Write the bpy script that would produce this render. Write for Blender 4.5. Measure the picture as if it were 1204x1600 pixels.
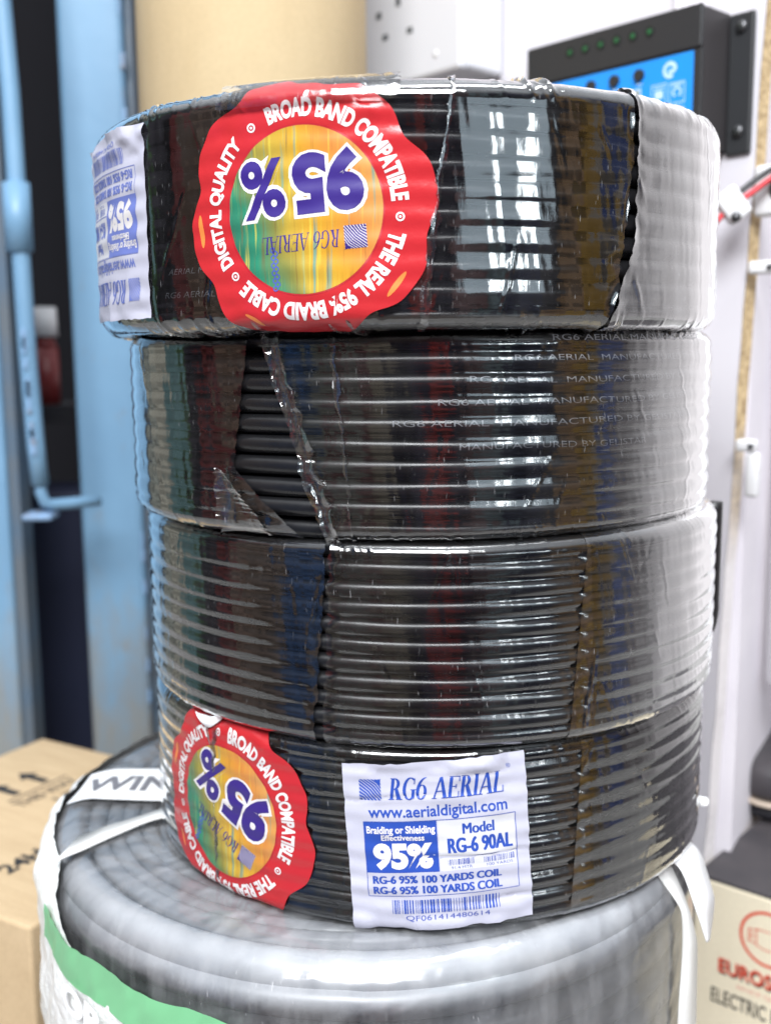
import bpy, bmesh, math, random
import numpy as np
from mathutils import Matrix, Vector

for o in list(bpy.data.objects):
    bpy.data.objects.remove(o)
SC = bpy.context.scene
COL = SC.collection
R = math.radians
PI = math.pi
random.seed(7)
Z0 = 0.50                      # camera height above the floor; the stack is given relative to it

# ------------------------------------------------------------------ camera
F, PITCH, ROLL, DIST = 1680.0, R(8.5), R(-0.507), 0.5395
fw = Vector((0, math.cos(PITCH), -math.sin(PITCH)))
rt = Vector((1, 0, 0))
up = rt.cross(fw)
rt2 = rt * math.cos(ROLL) + up * math.sin(ROLL)
up2 = -rt * math.sin(ROLL) + up * math.cos(ROLL)
cam_d = bpy.data.cameras.new('camera')
cam = bpy.data.objects.new('camera', cam_d)
COL.objects.link(cam)
M = Matrix((rt2, up2, -fw)).transposed().to_4x4()
M.translation = Vector((0, -DIST, Z0))
cam.matrix_world = M
cam_d.sensor_fit = 'VERTICAL'
cam_d.sensor_height = 36.0
cam_d.lens = 36.0 * F / 1600.0
cam_d.clip_start = 0.01
cam_d.clip_end = 100
cam_d.dof.use_dof = True
cam_d.dof.focus_distance = 0.405
cam_d.dof.aperture_fstop = 8.2
SC.camera = cam

# ------------------------------------------------------------------ world: the lit shop around the stack
world = bpy.data.worlds.new('World')
SC.world = world
world.use_nodes = True
wn, wl = world.node_tree.nodes, world.node_tree.links
wn.clear()
AMBIENT = 0.85


def wmath(op, a, b=None, c=None):
    n = wn.new('ShaderNodeMath')
    n.operation = op
    for i, v in enumerate((a, b, c)):
        if v is None:
            continue
        if isinstance(v, (int, float)):
            n.inputs[i].default_value = v
        else:
            wl.new(v, n.inputs[i])
    return n.outputs[0]


tc = wn.new('ShaderNodeTexCoord')
sp = wn.new('ShaderNodeSeparateXYZ')
wl.new(tc.outputs['Generated'], sp.inputs[0])
X, Y, Z = sp.outputs
az = wmath('DIVIDE', wmath('ARCTAN2', X, wmath('MULTIPLY', Y, -1.0)), 2 * PI)
azn = wmath('ADD', az, 0.5)                                     # 0..1, 0.5 = behind the camera
el = wmath('ARCSINE', Z)
ramp = wn.new('ShaderNodeValToRGB')
wob = wn.new('ShaderNodeTexNoise')
wob.inputs['Scale'].default_value = 5.0
wob.inputs['Detail'].default_value = 4.0
wl.new(tc.outputs['Generated'], wob.inputs['Vector'])
azw = wmath('ADD', azn, wmath('MULTIPLY', wmath('SUBTRACT', wob.outputs['Fac'], 0.5), 0.050))
wl.new(azw, ramp.inputs[0])
SHELF = [(-180, (.30, .33, .30)), (-126, (.42, .42, .36)), (-113, (.16, .30, .32)),
         (-104, (.06, .13, .05)), (-100, (.04, .04, .06)), (-90, (.26, .05, .055)), (-84, (.26, .17, .13)),
         (-72, (.34, .25, .20)), (-60, (.05, .14, .36)), (-47, (.05, .10, .20)), (-40, (.22, .23, .20)),
         (-35, (.26, .06, .07)), (-32, (.30, .31, .28)), (-25, (.22, .09, .10)), (-21, (.34, .30, .24)),
         (-14, (.02, .02, .04)), (-6, (.04, .04, .08)), (1, (.46, .05, .05)), (7, (.03, .03, .06)),
         (15, (.24, .14, .15)), (22, (.22, .30, .34)), (30, (.05, .06, .12)), 
         (44, (.09, .09, .11)), (52, (.42, .26, .14)), (59, (.50, .30, .06)), (65, (.42, .36, .30)),
         (71, (.07, .12, .36)), (78, (.20, .17, .18)), (82, (.42, .40, .42)), (88, (.75, .72, .75)), (97, (1.0, .965, 1.0)), (152, (.40, .40, .42))]
cr = ramp.color_ramp
cr.interpolation = 'CONSTANT'
while len(cr.elements) > 1:
    cr.elements.remove(cr.elements[-1])
for i, (a, c) in enumerate(SHELF):
    e = cr.elements[0] if i == 0 else cr.elements.new((a + 180) / 360)
    e.position = (a + 180) / 360
    e.color = (*[x * .90 + m_ * .10 for x, m_ in zip(c, (.20, .17, .15))], 1)
# goods on the shelves: patchy brightness in rows
cx = wn.new('ShaderNodeCombineXYZ')
wl.new(wmath('FLOOR', wmath('MULTIPLY', azn, 74.0)), cx.inputs[0])
wl.new(wmath('FLOOR', wmath('MULTIPLY', el, 7.5)), cx.inputs[1])
wh = wn.new('ShaderNodeTexWhiteNoise')
wh.noise_dimensions = '2D'
wl.new(cx.outputs[0], wh.inputs['Vector'])
gain0 = wmath('MULTIPLY_ADD', wh.outputs['Value'], 1.3, 0.35)


def wmix(fac, a, b, mode='MIX'):
    n = wn.new('ShaderNodeMix')
    n.data_type = 'RGBA'
    n.blend_type = mode
    if isinstance(fac, (int, float)):
        n.inputs[0].default_value = fac
    else:
        wl.new(fac, n.inputs[0])
    for s, v in ((n.inputs[6], a), (n.inputs[7], b)):
        if isinstance(v, tuple):
            s.default_value = (*v, 1)
        else:
            wl.new(v, s)
    return n.outputs[2]


def band(v, lo, hi, soft):
    a = wn.new('ShaderNodeMapRange')
    a.interpolation_type = 'SMOOTHSTEP'
    wl.new(v, a.inputs[0])
    a.inputs[1].default_value = lo - soft
    a.inputs[2].default_value = lo + soft
    b = wn.new('ShaderNodeMapRange')
    b.interpolation_type = 'SMOOTHSTEP'
    wl.new(v, b.inputs[0])
    b.inputs[1].default_value = hi - soft
    b.inputs[2].default_value = hi + soft
    return wmath('MULTIPLY', a.outputs[0], wmath('SUBTRACT', 1.0, b.outputs[0]))


shelf_side = band(az, R(-128) / (2 * PI), R(84) / (2 * PI), .002)
gain = wmath('ADD', wmath('MULTIPLY', gain0, shelf_side), wmath('SUBTRACT', 1.0, shelf_side))
vg = wn.new('ShaderNodeVectorMath')
vg.operation = 'SCALE'
wl.new(ramp.outputs[0], vg.inputs[0])
wl.new(gain, vg.inputs['Scale'])
ceil_f = wn.new('ShaderNodeMapRange')
wl.new(el, ceil_f.inputs[0])
ceil_f.inputs[1].default_value = R(33)
ceil_f.inputs[2].default_value = R(48)
c1 = wmix(ceil_f.outputs[0], vg.outputs[0], (1.25, 1.32, 1.42))
flo_f = wn.new('ShaderNodeMapRange')
wl.new(el, flo_f.inputs[0])
flo_f.inputs[1].default_value = R(-38)
flo_f.inputs[2].default_value = R(-52)
c2 = wmix(flo_f.outputs[0], c1, (.34, .31, .29))
# the pale shop doorway, right behind the camera
door = wmath('MULTIPLY', band(az, R(17) / (2 * PI), R(47) / (2 * PI), R(1.2) / (2 * PI)), band(el, R(2.6), R(17), R(0.6)))
c3 = wmix(door, c2, (1.7, 2.1, 2.4))
bg = wn.new('ShaderNodeBackground')
wl.new(c3, bg.inputs[0])
bg.inputs[1].default_value = AMBIENT
wo = wn.new('ShaderNodeOutputWorld')
wl.new(bg.outputs[0], wo.inputs[0])

# ------------------------------------------------------------------ lamps


def area(name, loc, target, sx, sy, radiance, color=(1, 1, 1)):
    d = bpy.data.lights.new(name, 'AREA')
    d.shape = 'RECTANGLE'
    d.size, d.size_y = sx, sy
    d.energy = radiance * PI * sx * sy
    d.color = color
    o = bpy.data.objects.new(name, d)
    COL.objects.link(o)
    o.location = loc
    dirv = Vector(target) - Vector(loc)
    o.rotation_euler = dirv.to_track_quat('-Z', 'Y').to_euler()
    return o


def around(azd, eld, dist):
    """a spot in the shop seen from the stack in that direction"""
    a, e = R(azd), R(eld)
    return (dist * math.sin(a) * math.cos(e), -dist * math.cos(a) * math.cos(e), Z0 + .05 + dist * math.sin(e))


tgt = (0.02, 0, Z0)
area('ceiling_light', (-0.20, -1.65, 1.98), tgt, 1.5, 0.85, 24, (.95, .98, 1.0))
area('ceiling_light', (0.45, -0.35, 2.30), (0.1, 0.1, Z0), 1.25, 0.35, 12, (.95, .98, 1.0))
area('doorway_light', around(28.2, 8.2, 2.6), tgt, 0.17, 0.47, 11, (.93, .98, 1.0))
area('doorway_light', around(39.5, 8.2, 2.6), tgt, 0.13, 0.47, 11, (.93, .98, 1.0))

SC.view_settings.view_transform = 'Standard'
SC.view_settings.look = 'None'
SC.view_settings.exposure = 0.20
SC.view_settings.gamma = 1.0
SC.view_settings.use_curve_mapping = False
SC.render.engine = 'CYCLES'
SC.cycles.use_denoising = True
SC.cycles.max_bounces = 10
SC.cycles.transparent_max_bounces = 24
SC.cycles.sample_clamp_indirect = 6.0

# ------------------------------------------------------------------ materials


class Mat:
    def __init__(self, name, color=(.5, .5, .5), rough=.5, spec=.5, metal=0.0):
        self.m = bpy.data.materials.new(name)
        self.m.use_nodes = True
        self.t = self.m.node_tree
        self.b = self.t.nodes['Principled BSDF']
        self.out = self.t.nodes['Material Output']
        self.b.inputs['Base Color'].default_value = (*color, 1)
        self.b.inputs['Roughness'].default_value = rough
        self.b.inputs['Specular IOR Level'].default_value = spec
        self.b.inputs['Metallic'].default_value = metal

    def new(self, t, **kw):
        n = self.t.nodes.new(t)
        for k, v in kw.items():
            setattr(n, k, v)
        return n

    def link(self, a, b):
        self.t.links.new(a, b)

    def coord(self, kind='Object', scale=(1, 1, 1), rot=(0, 0, 0)):
        c = self.new('ShaderNodeTexCoord')
        mp = self.new('ShaderNodeMapping')
        mp.inputs['Scale'].default_value = scale
        mp.inputs['Rotation'].default_value = rot
        self.link(c.outputs[kind], mp.inputs[0])
        return mp.outputs[0]

    def noise(self, scale, detail=3, rough=.55, vec=None):
        n = self.new('ShaderNodeTexNoise')
        n.inputs['Scale'].default_value = scale
        n.inputs['Detail'].default_value = detail
        n.inputs['Roughness'].default_value = rough
        if vec is not None:
            self.link(vec, n.inputs['Vector'])
        return n.outputs['Fac']

    def mrange(self, v, a, b, c, d):
        n = self.new('ShaderNodeMapRange')
        self.link(v, n.inputs[0])
        for i, x in enumerate((a, b, c, d)):
            n.inputs[i + 1].default_value = x
        return n.outputs[0]

    def math(self, op, a, b=None):
        n = self.new('ShaderNodeMath', operation=op)
        for i, v in enumerate((a, b)):
            if v is None:
                continue
            if isinstance(v, (int, float)):
                n.inputs[i].default_value = v
            else:
                self.link(v, n.inputs[i])
        return n.outputs[0]

    def mixc(self, fac, a, b, mode='MIX'):
        n = self.new('ShaderNodeMix', data_type='RGBA', blend_type=mode)
        if isinstance(fac, (int, float)):
            n.inputs[0].default_value = fac
        else:
            self.link(fac, n.inputs[0])
        for s, v in ((n.inputs[6], a), (n.inputs[7], b)):
            if isinstance(v, tuple):
                s.default_value = (*v, 1)
            else:
                self.link(v, s)
        return n.outputs[2]

    def bump(self, h, strength=.3, dist=.001):
        n = self.new('ShaderNodeBump')
        n.inputs['Strength'].default_value = strength
        n.inputs['Distance'].default_value = dist
        self.link(h, n.inputs['Height'])
        return n.outputs[0]

    def color(self, c):
        self.link(c, self.b.inputs['Base Color'])

    def mottled(self, c0, c1, scale, lo=.35, hi=.65, detail=4, vec=None, rough=None, bump=None):
        v = vec if vec is not None else self.coord()
        f = self.noise(scale, detail, vec=v)
        self.color(self.mixc(self.mrange(f, lo, hi, 0, 1), c0, c1))
        if rough:
            self.link(self.mrange(f, .3, .7, *rough), self.b.inputs['Roughness'])
        if bump:
            self.link(self.bump(self.noise(bump[0], 4, vec=v), bump[1], bump[2]), self.b.inputs['Normal'])
        return self


def make_materials():
    G = {}
    m = Mat('black_cable', (.007, .007, .008), .3, .55)
    v = m.coord('Object')
    f = m.noise(60, 4, vec=v)
    m.link(m.mrange(f, .3, .7, .22, .38), m.b.inputs['Roughness'])
    m.link(m.bump(m.noise(420, 3, vec=v), .12, .0004), m.b.inputs['Normal'])
    G['cable'] = m.m
    G['cable_print'] = Mat('cable_print_ink', (.30, .31, .33), .6).m
    m = Mat('grey_cable', (.27, .29, .325), .34)
    m.mottled((.27, .28, .30), (.34, .35, .37), 45, rough=(.25, .45))
    G['grey_cable'] = m.m

    def film(name, haze, gloss, flecks, wrinkle, ior=1.5, gain=1.75, tint=(.96, .96, .965), more=None):
        m = Mat(name)
        t = m.t
        t.nodes.remove(m.b)
        uvn = m.new('ShaderNodeUVMap', uv_map='UVMap')
        mp = m.new('ShaderNodeMapping')
        mp.inputs['Scale'].default_value = (1.0, .22, 1)
        m.link(uvn.outputs[0], mp.inputs[0])
        streak = m.noise(260, 4, .6, vec=mp.outputs[0])
        fine = m.noise(900, 2, .5, vec=uvn.outputs[0])
        wide = m.noise(28, 3, .5, vec=mp.outputs[0])
        h = m.math('ADD', m.math('MULTIPLY', streak, .6), m.math('ADD', m.math('MULTIPLY', fine, .12), m.math('MULTIPLY', wide, 1.4)))
        nrm = m.bump(h, wrinkle, .0006)
        fr = m.new('ShaderNodeFresnel')
        fr.inputs['IOR'].default_value = ior
        m.link(nrm, fr.inputs['Normal'])
        fac = m.new('ShaderNodeMath', operation='MULTIPLY', use_clamp=True)
        m.link(fr.outputs[0], fac.inputs[0])
        if more:
            # whitening put in: reflectance and white haze rise towards the right
            su = m.new('ShaderNodeSeparateXYZ')
            m.link(uvn.outputs[0], su.inputs[0])
            whiten = m.mrange(m.math('ADD', su.outputs[0], m.math('MULTIPLY', wide, .02)), more[0], more[1], 0, 1)
            m.link(m.math('ADD', m.math('MULTIPLY', whiten, more[2] - gain), gain), fac.inputs[1])
        else:
            fac.inputs[1].default_value = gain
        tr = m.new('ShaderNodeBsdfTransparent')
        tr.inputs[0].default_value = (*tint, 1)
        gl = m.new('ShaderNodeBsdfGlossy')
        gl.inputs['Color'].default_value = (1, 1, 1, 1)
        gl.inputs['Roughness'].default_value = gloss
        m.link(nrm, gl.inputs['Normal'])
        mx = m.new('ShaderNodeMixShader')
        m.link(fac.outputs[0], mx.inputs[0])
        m.link(tr.outputs[0], mx.inputs[1])
        m.link(gl.outputs[0], mx.inputs[2])
        # scuffs and small nicks in the film: thin slanted dashes
        mp2 = m.new('ShaderNodeMapping')
        mp2.inputs['Rotation'].default_value = (0, 0, R(-28))
        mp2.inputs['Scale'].default_value = (1, .20, 1)
        m.link(uvn.outputs[0], mp2.inputs[0])
        nick = m.noise(980, 1, .4, vec=mp2.outputs[0])
        area_n = m.noise(22, 2, .5, vec=uvn.outputs[0])
        nf = m.math('MULTIPLY', m.mrange(nick, .69, .77, 0, 1), m.mrange(area_n, .47, .66, 0, 1))
        hz = m.mrange(m.noise(70, 5, .65, vec=mp.outputs[0]), .42, .78, haze * .35, haze * 2.0)
        hf = m.math('ADD', m.math('MULTIPLY', nf, flecks), hz)
        if more:
            hf = m.math('ADD', hf, m.math('MULTIPLY', whiten, more[3]))
        df = m.new('ShaderNodeBsdfDiffuse')
        df.inputs[0].default_value = (.82, .82, .84, 1)
        mx2 = m.new('ShaderNodeMixShader')
        m.link(hf, mx2.inputs[0])
        m.link(mx.outputs[0], mx2.inputs[1])
        m.link(df.outputs[0], mx2.inputs[2])
        m.link(mx2.outputs[0], m.out.inputs[0])
        return m.m
    G['film'] = film('clear_stretch_film', .007, .085, .16, .10, gain=2.4)
    G['film_more'] = film('whitened_stretch_film', .007, .09, .16, .10, gain=2.4, more=(.074, .115, 4.3, .055))
    G['film_flat'] = film('flat_stretch_film', .006, .05, .16, .07, gain=2.6)
    G['film_tight'] = film('tight_stretch_film', .005, .13, .2, .12, gain=2.1)
    G['film_soft'] = film('creased_clear_wrap', .09, .17, .3, .14, gain=1.1)
    G['film_multi'] = film('layered_stretch_film', .065, .12, .4, .12, gain=4.4)
    G['film_flap'] = film('loose_film_edge', .008, .05, .6, .5, gain=3.0)
    G['film_milky'] = film('milky_plastic_wrap', .20, .2, .3, .4)

    def paper(name, c, rough=.55, spec=.4, bump=.25):
        m = Mat(name, c, rough, spec)
        v = m.coord()
        f = m.noise(35, 4, vec=v)
        m.color(m.mixc(m.mrange(f, .3, .7, 0, .10), c, tuple(x * .72 for x in c)))
        m.link(m.bump(m.noise(160, 4, vec=v), bump, .0006), m.b.inputs['Normal'])
        return m.m
    G['paper'] = paper('white_label_paper', (.45, .45, .54))
    G['paper_white'] = paper('label_box_white', (.56, .56, .60))
    G['ink_blue'] = Mat('label_blue_ink', (.016, .06, .34), .5).m
    G['ink_pale'] = Mat('label_faint_blue_ink', (.05, .08, .34), .55).m
    G['ink_lighter'] = Mat('label_lighter_ink', (.13, .17, .46), .6).m  # paler ink, for the top coil's label only
    G['seal_red'] = paper('seal_red', (.44, .020, .026), .24, .5, .35)
    G['seal_white'] = Mat('seal_white_ink', (.66, .63, .63), .4).m
    G['seal_gold'] = Mat('seal_gold_gleam', (.72, .20, .045), .35).m
    G['seal_edge'] = Mat('seal_dark_red', (.38, .01, .02), .4).m
    G['purple'] = Mat('seal_purple_ink', (.030, .013, .17), .4).m
    m = Mat('seal_hologram', rough=.3)
    u = m.new('ShaderNodeUVMap', uv_map='UVMap')
    sx = m.new('ShaderNodeSeparateXYZ')
    m.link(u.outputs[0], sx.inputs[0])
    wob = m.noise(38, 2, vec=u.outputs[0])
    base = m.math('ADD', m.math('ADD', m.math('MULTIPLY', sx.outputs[0], 15.0), m.math('MULTIPLY', sx.outputs[1], 5.0)),
                  m.math('MULTIPLY', m.math('SUBTRACT', wob, .5), .35))
    base = m.math('ADD', base, .5)
    cr_ = m.new('ShaderNodeValToRGB')
    m.link(base, cr_.inputs[0])
    els = [(0.0, (.03, .16, .10)), (.16, (.03, .26, .15)), (.30, (.22, .24, .06)), (.42, (.55, .38, .05)), (.60, (.70, .36, .03)),
           (.78, (.70, .26, .05)), (1.0, (.72, .38, .12))]
    while len(cr_.color_ramp.elements) > 1:
        cr_.color_ramp.elements.remove(cr_.color_ramp.elements[-1])
    for i, (p, c) in enumerate(els):
        e = cr_.color_ramp.elements[0] if i == 0 else cr_.color_ramp.elements.new(p)
        e.position = p
        e.color = (*c, 1)
    mp = m.new('ShaderNodeMapping')
    mp.inputs['Scale'].default_value = (1, .05, 1)
    m.link(u.outputs[0], mp.inputs[0])
    st = m.noise(330, 2, .6, vec=mp.outputs[0])
    st2 = m.noise(520, 2, .6, vec=mp.outputs[0])
    col = m.mixc(m.mrange(st, .60, .70, 0, .75), cr_.outputs[0], (.07, .36, .34))
    col = m.mixc(m.mrange(st2, .58, .70, 0, .65), col, (.75, .62, .08))
    col = m.mixc(m.mrange(st2, .42, .32, 0, .5), col, (.20, .10, .03))
    m.color(m.mixc(1.0, col, (.74, .74, .74), 'MULTIPLY'))
    G['holo'] = m.m

    # setting
    m = Mat('white_laminate', (.82, .80, .84), .35)
    m.mottled((.60, .58, .625), (.64, .62, .66), 9, rough=(.3, .45))
    G['white_board'] = m.m
    m = Mat('chipboard', (.5, .38, .22), .85)
    m.mottled((.62, .47, .27), (.30, .20, .10), 260, .38, .66, 5, bump=(300, .7, .002))
    sx_ = m.new('ShaderNodeSeparateXYZ')
    m.link(m.coord(), sx_.inputs[0])
    low = m.math('ADD', sx_.outputs[2], m.math('MULTIPLY', m.noise(30, 4, vec=m.coord()), .10))
    src = m.b.inputs['Base Color'].links[0].from_socket
    m.color(m.mixc(m.mrange(low, .40, .50, 0, 1), (.72, .68, .68), src))
    G['chipboard'] = m.m
    m = Mat('white_plaster', (.76, .72, .76), .7)
    m.mottled((.73, .69, .74), (.79, .75, .79), 14, bump=(60, .2, .002))
    G['plaster'] = m.m
    G['white_plastic'] = Mat('white_plastic', (.68, .675, .685), .3).m
    G['socket_plastic'] = Mat('socket_plastic', (.60, .60, .63), .35).m
    G['grey_plastic'] = Mat('grey_slot', (.09, .095, .10), .5).m

    m = Mat('sky_blue_paint', (.18, .42, .70), .42)
    v = m.coord()
    big = m.noise(7, 4, vec=v)
    c = m.mixc(m.mrange(big, .35, .7, 0, 1), (.17, .32, .48), (.135, .26, .40))
    mp = m.coord('Object', (1, 1, .35))
    scr = m.noise(60, 5, .7, vec=mp)
    c = m.mixc(m.mrange(scr, .62, .74, 0, .7), c, (.22, .20, .17))
    zs_ = m.new('ShaderNodeSeparateXYZ')
    m.link(v, zs_.inputs[0])
    foot = m.math('SUBTRACT', m.math('MULTIPLY', m.noise(26, 5, .7, vec=mp), .62), zs_.outputs[2])
    c = m.mixc(m.mrange(foot, .02, .22, 0, .8), c, (.25, .23, .19))
    m.color(c)
    m.link(m.bump(m.noise(40, 3, vec=v), .2, .002), m.b.inputs['Normal'])
    G['blue_paint'] = m.m
    m = Mat('worn_blue_paint', (.2, .3, .45), .5)
    scr = m.noise(70, 5, .7, vec=m.coord('Object', (1, 1, .5)))
    m.color(m.mixc(m.mrange(scr, .52, .64, 0, .9), (.20, .33, .52), (.17, .12, .09)))
    G['worn_paint'] = m.m
    m = Mat('shaded_blue_steel', (.07, .11, .16), .5)  # side faces of the blue steel, their shade put into the colour
    m.mottled((.07, .115, .17), (.10, .12, .14), 20)
    G['shaded_steel'] = m.m
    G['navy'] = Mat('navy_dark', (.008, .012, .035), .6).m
    G['dark'] = Mat('dark_room', (.010, .010, .014), .9).m  # near-black colour stands for the shade of the unlit room

    def card(name, a, b, sc=20):
        m = Mat(name, a, .8, .25)
        v = m.coord('Object', (1, 6, 1))
        f = m.noise(sc, 5, .6, vec=v)
        c = m.mixc(m.mrange(f, .3, .7, 0, 1), a, b)
        fi = m.noise(400, 3, vec=m.coord())
        c = m.mixc(m.mrange(fi, .35, .7, 0, .25), c, tuple(x * .75 for x in b))
        m.color(c)
        m.link(m.bump(m.noise(90, 3, vec=v), .2, .001), m.b.inputs['Normal'])
        return m.m
    G['kraft'] = card('brown_cardboard', (.56, .42, .26), (.48, .35, .21))
    G['tube_card'] = card('tan_cardboard', (.66, .52, .32), (.60, .46, .27), 9)
    G['cream'] = card('cream_cardboard', (.80, .72, .55), (.76, .67, .51), 12)
    G['brown_tape'] = Mat('carton_edge_brown', (.42, .26, .10), .5).m
    G['ink_black'] = Mat('black_print', (.02, .02, .022), .6).m
    G['ink_faint'] = Mat('faint_print', (.11, .085, .06), .7).m
    G['ink_grey'] = Mat('grey_print', (.16, .16, .18), .6).m
    G['ink_red'] = Mat('red_print', (.66, .065, .03), .5).m
    G['ink_pink'] = Mat('pale_red_print', (.72, .30, .25), .6).m
    m = Mat('charcoal_board', (.045, .04, .045), .6)
    m.mottled((.042, .038, .043), (.062, .054, .058), 30)
    G['charcoal'] = m.m
    G['shadow_black'] = Mat('shadow_black', (.012, .012, .016), .6).m
    G['pale_rim'] = Mat('pale_rim', (.55, .45, .36), .7).m
    m = Mat('black_plastic', (.022, .023, .025), .45)
    m.link(m.bump(m.noise(900, 2, vec=m.coord()), .25, .0005), m.b.inputs['Normal'])
    G['device_black'] = m.m
    G['device_side'] = Mat('device_side_black', (.03, .027, .029), .5).m
    G['device_blue'] = Mat('device_blue_label', (.015, .26, .78), .35).m
    G['device_pale'] = Mat('device_pale_print', (.50, .68, .85), .4).m
    G['lcd'] = Mat('lcd_glass', (.20, .24, .20), .2).m
    G['hole_dark'] = Mat('hole_dark', (.006, .010, .008), .6).m
    G['green'] = Mat('terminal_green', (.01, .10, .03), .4).m
    G['steel'] = Mat('screw_steel', (.10, .10, .105), .4, metal=.8).m
    G['red_wire'] = Mat('red_insulation', (.55, .02, .03), .4).m
    G['black_wire'] = Mat('black_insulation', (.02, .02, .022), .4).m
    G['strap'] = Mat('white_ribbon', (.62, .615, .60), .4).m
    G['tag_paper'] = Mat('white_tag', (.84, .84, .85), .5).m
    G['bag_green'] = Mat('bag_green_print', (.17, .46, .23), .4).m
    m = Mat('bag_white', (.78, .79, .77), .35)
    m.mottled((.74, .755, .73), (.82, .82, .81), 30, bump=(60, .8, .004))
    G['bag_white'] = m.m
    m = Mat('floor_concrete', (.16, .15, .14), .7)
    m.mottled((.30, .29, .28), (.38, .365, .35), 12)
    G['floor'] = m.m
    G['bottle_red'] = Mat('bottle_red', (.16, .02, .02), .4).m
    return G


G = make_materials()

# ------------------------------------------------------------------ small helpers


def prop(o, label=None, cat=None, group=None, kind=None):
    for k, v in (('label', label), ('category', cat), ('group', group), ('kind', kind)):
        if v:
            o[k] = v
    return o


def thing(name, loc, label, cat, group=None, rz=0.0):
    o = bpy.data.objects.new(name, None)
    COL.objects.link(o)
    o.location = loc
    o.rotation_euler = (0, 0, rz)
    o.empty_display_size = .02
    return prop(o, label, cat, group)


def link(name, verts, faces, mats, parent=None, midx=None, smooth=True, uv=None):
    me = bpy.data.meshes.new(name)
    me.from_pydata([tuple(map(float, v)) for v in verts], [], [tuple(map(int, f)) for f in faces])
    if not isinstance(mats, (list, tuple)):
        mats = [mats]
    for m in mats:
        me.materials.append(m)
    if midx is not None:
        me.polygons.foreach_set('material_index', np.asarray(midx, dtype=np.int32))
    if smooth:
        me.polygons.foreach_set('use_smooth', np.ones(len(me.polygons), dtype=bool))
    if uv is not None:
        lay = me.uv_layers.new(name='UVMap')
        li = np.empty(len(me.loops), dtype=np.int32)
        me.loops.foreach_get('vertex_index', li)
        lay.data.foreach_set('uv', np.asarray(uv, dtype=np.float32)[li].ravel())
    me.update()
    o = bpy.data.objects.new(name, me)
    COL.objects.link(o)
    if parent:
        o.parent = parent
    return o


def link_bm(name, bm, mats, parent=None, smooth=False):
    me = bpy.data.meshes.new(name)
    bm.normal_update()
    bm.to_mesh(me)
    bm.free()
    for m in (mats if isinstance(mats, (list, tuple)) else [mats]):
        me.materials.append(m)
    if smooth:
        me.polygons.foreach_set('use_smooth', np.ones(len(me.polygons), dtype=bool))
    o = bpy.data.objects.new(name, me)
    COL.objects.link(o)
    if parent:
        o.parent = parent
    return o


def bm_box(bm, x0, x1, y0, y1, z0, z1, bevel=0.0, mi=0, seg=2):
    vs = [bm.verts.new(p) for p in ((x0, y0, z0), (x1, y0, z0), (x1, y1, z0), (x0, y1, z0),
                                    (x0, y0, z1), (x1, y0, z1), (x1, y1, z1), (x0, y1, z1))]
    fs = [bm.faces.new([vs[i] for i in q]) for q in ((3, 2, 1, 0), (4, 5, 6, 7), (0, 1, 5, 4), (1, 2, 6, 5), (2, 3, 7, 6), (3, 0, 4, 7))]
    for f in fs:
        f.material_index = mi
    if bevel:
        es = list({e for f in fs for e in f.edges})
        bmesh.ops.bevel(bm, geom=es, offset=bevel, segments=seg, profile=.5, affect='EDGES')
    return fs


def bm_cyl(bm, p0, p1, r0, r1=None, n=24, mi=0):
    r1 = r0 if r1 is None else r1
    p0, p1 = Vector(p0), Vector(p1)
    q = (p1 - p0).to_track_quat('Z', 'Y').to_matrix()
    a, b = [], []
    for i in range(n):
        d = q @ Vector((math.cos(2 * PI * i / n), math.sin(2 * PI * i / n), 0))
        a.append(bm.verts.new(p0 + d * r0))
        b.append(bm.verts.new(p1 + d * r1))
    for i in range(n):
        j = (i + 1) % n
        bm.faces.new((a[i], a[j], b[j], b[i])).material_index = mi
    bm.faces.new(a[::-1]).material_index = mi
    bm.faces.new(b).material_index = mi


def tube(pts, rad, n=12, closed=False):
    """sweep: pts Nx3; returns verts, faces"""
    P = np.asarray(pts, float)
    T = np.gradient(P, axis=0)
    if closed:
        T = np.roll(P, -1, 0) - np.roll(P, 1, 0)
    T /= np.linalg.norm(T, axis=1)[:, None]
    ref = np.array([0, 0, 1.0])
    if abs(T[:, 2]).mean() > .8:
        ref = np.array([1.0, 0, 0])
    A = np.cross(T, ref)
    A /= np.linalg.norm(A, axis=1)[:, None]
    B = np.cross(A, T)
    th = np.linspace(0, 2 * PI, n, endpoint=False)
    rad = np.broadcast_to(rad, (len(P),))
    V = P[:, None] + rad[:, None, None] * (np.cos(th)[None, :, None] * A[:, None] + np.sin(th)[None, :, None] * B[:, None])
    V = V.reshape(-1, 3)
    m = len(P)
    rows = np.arange(m if closed else m - 1)
    i, j = np.meshgrid(rows, np.arange(n), indexing='ij')
    i2 = (i + 1) % m
    j2 = (j + 1) % n
    Fq = np.stack([i * n + j, i * n + j2, i2 * n + j2, i2 * n + j], -1).reshape(-1, 4)
    F_ = [tuple(q) for q in Fq]
    if not closed:
        F_.append(tuple(range(n - 1, -1, -1)))
        F_.append(tuple(range((m - 1) * n, m * n)))
    return V, F_


def merge(parts):
    V, Fc, o = [], [], 0
    for v, f in parts:
        V.append(np.asarray(v))
        Fc += [tuple(i + o for i in q) for q in f]
        o += len(v)
    return np.concatenate(V), Fc


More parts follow.
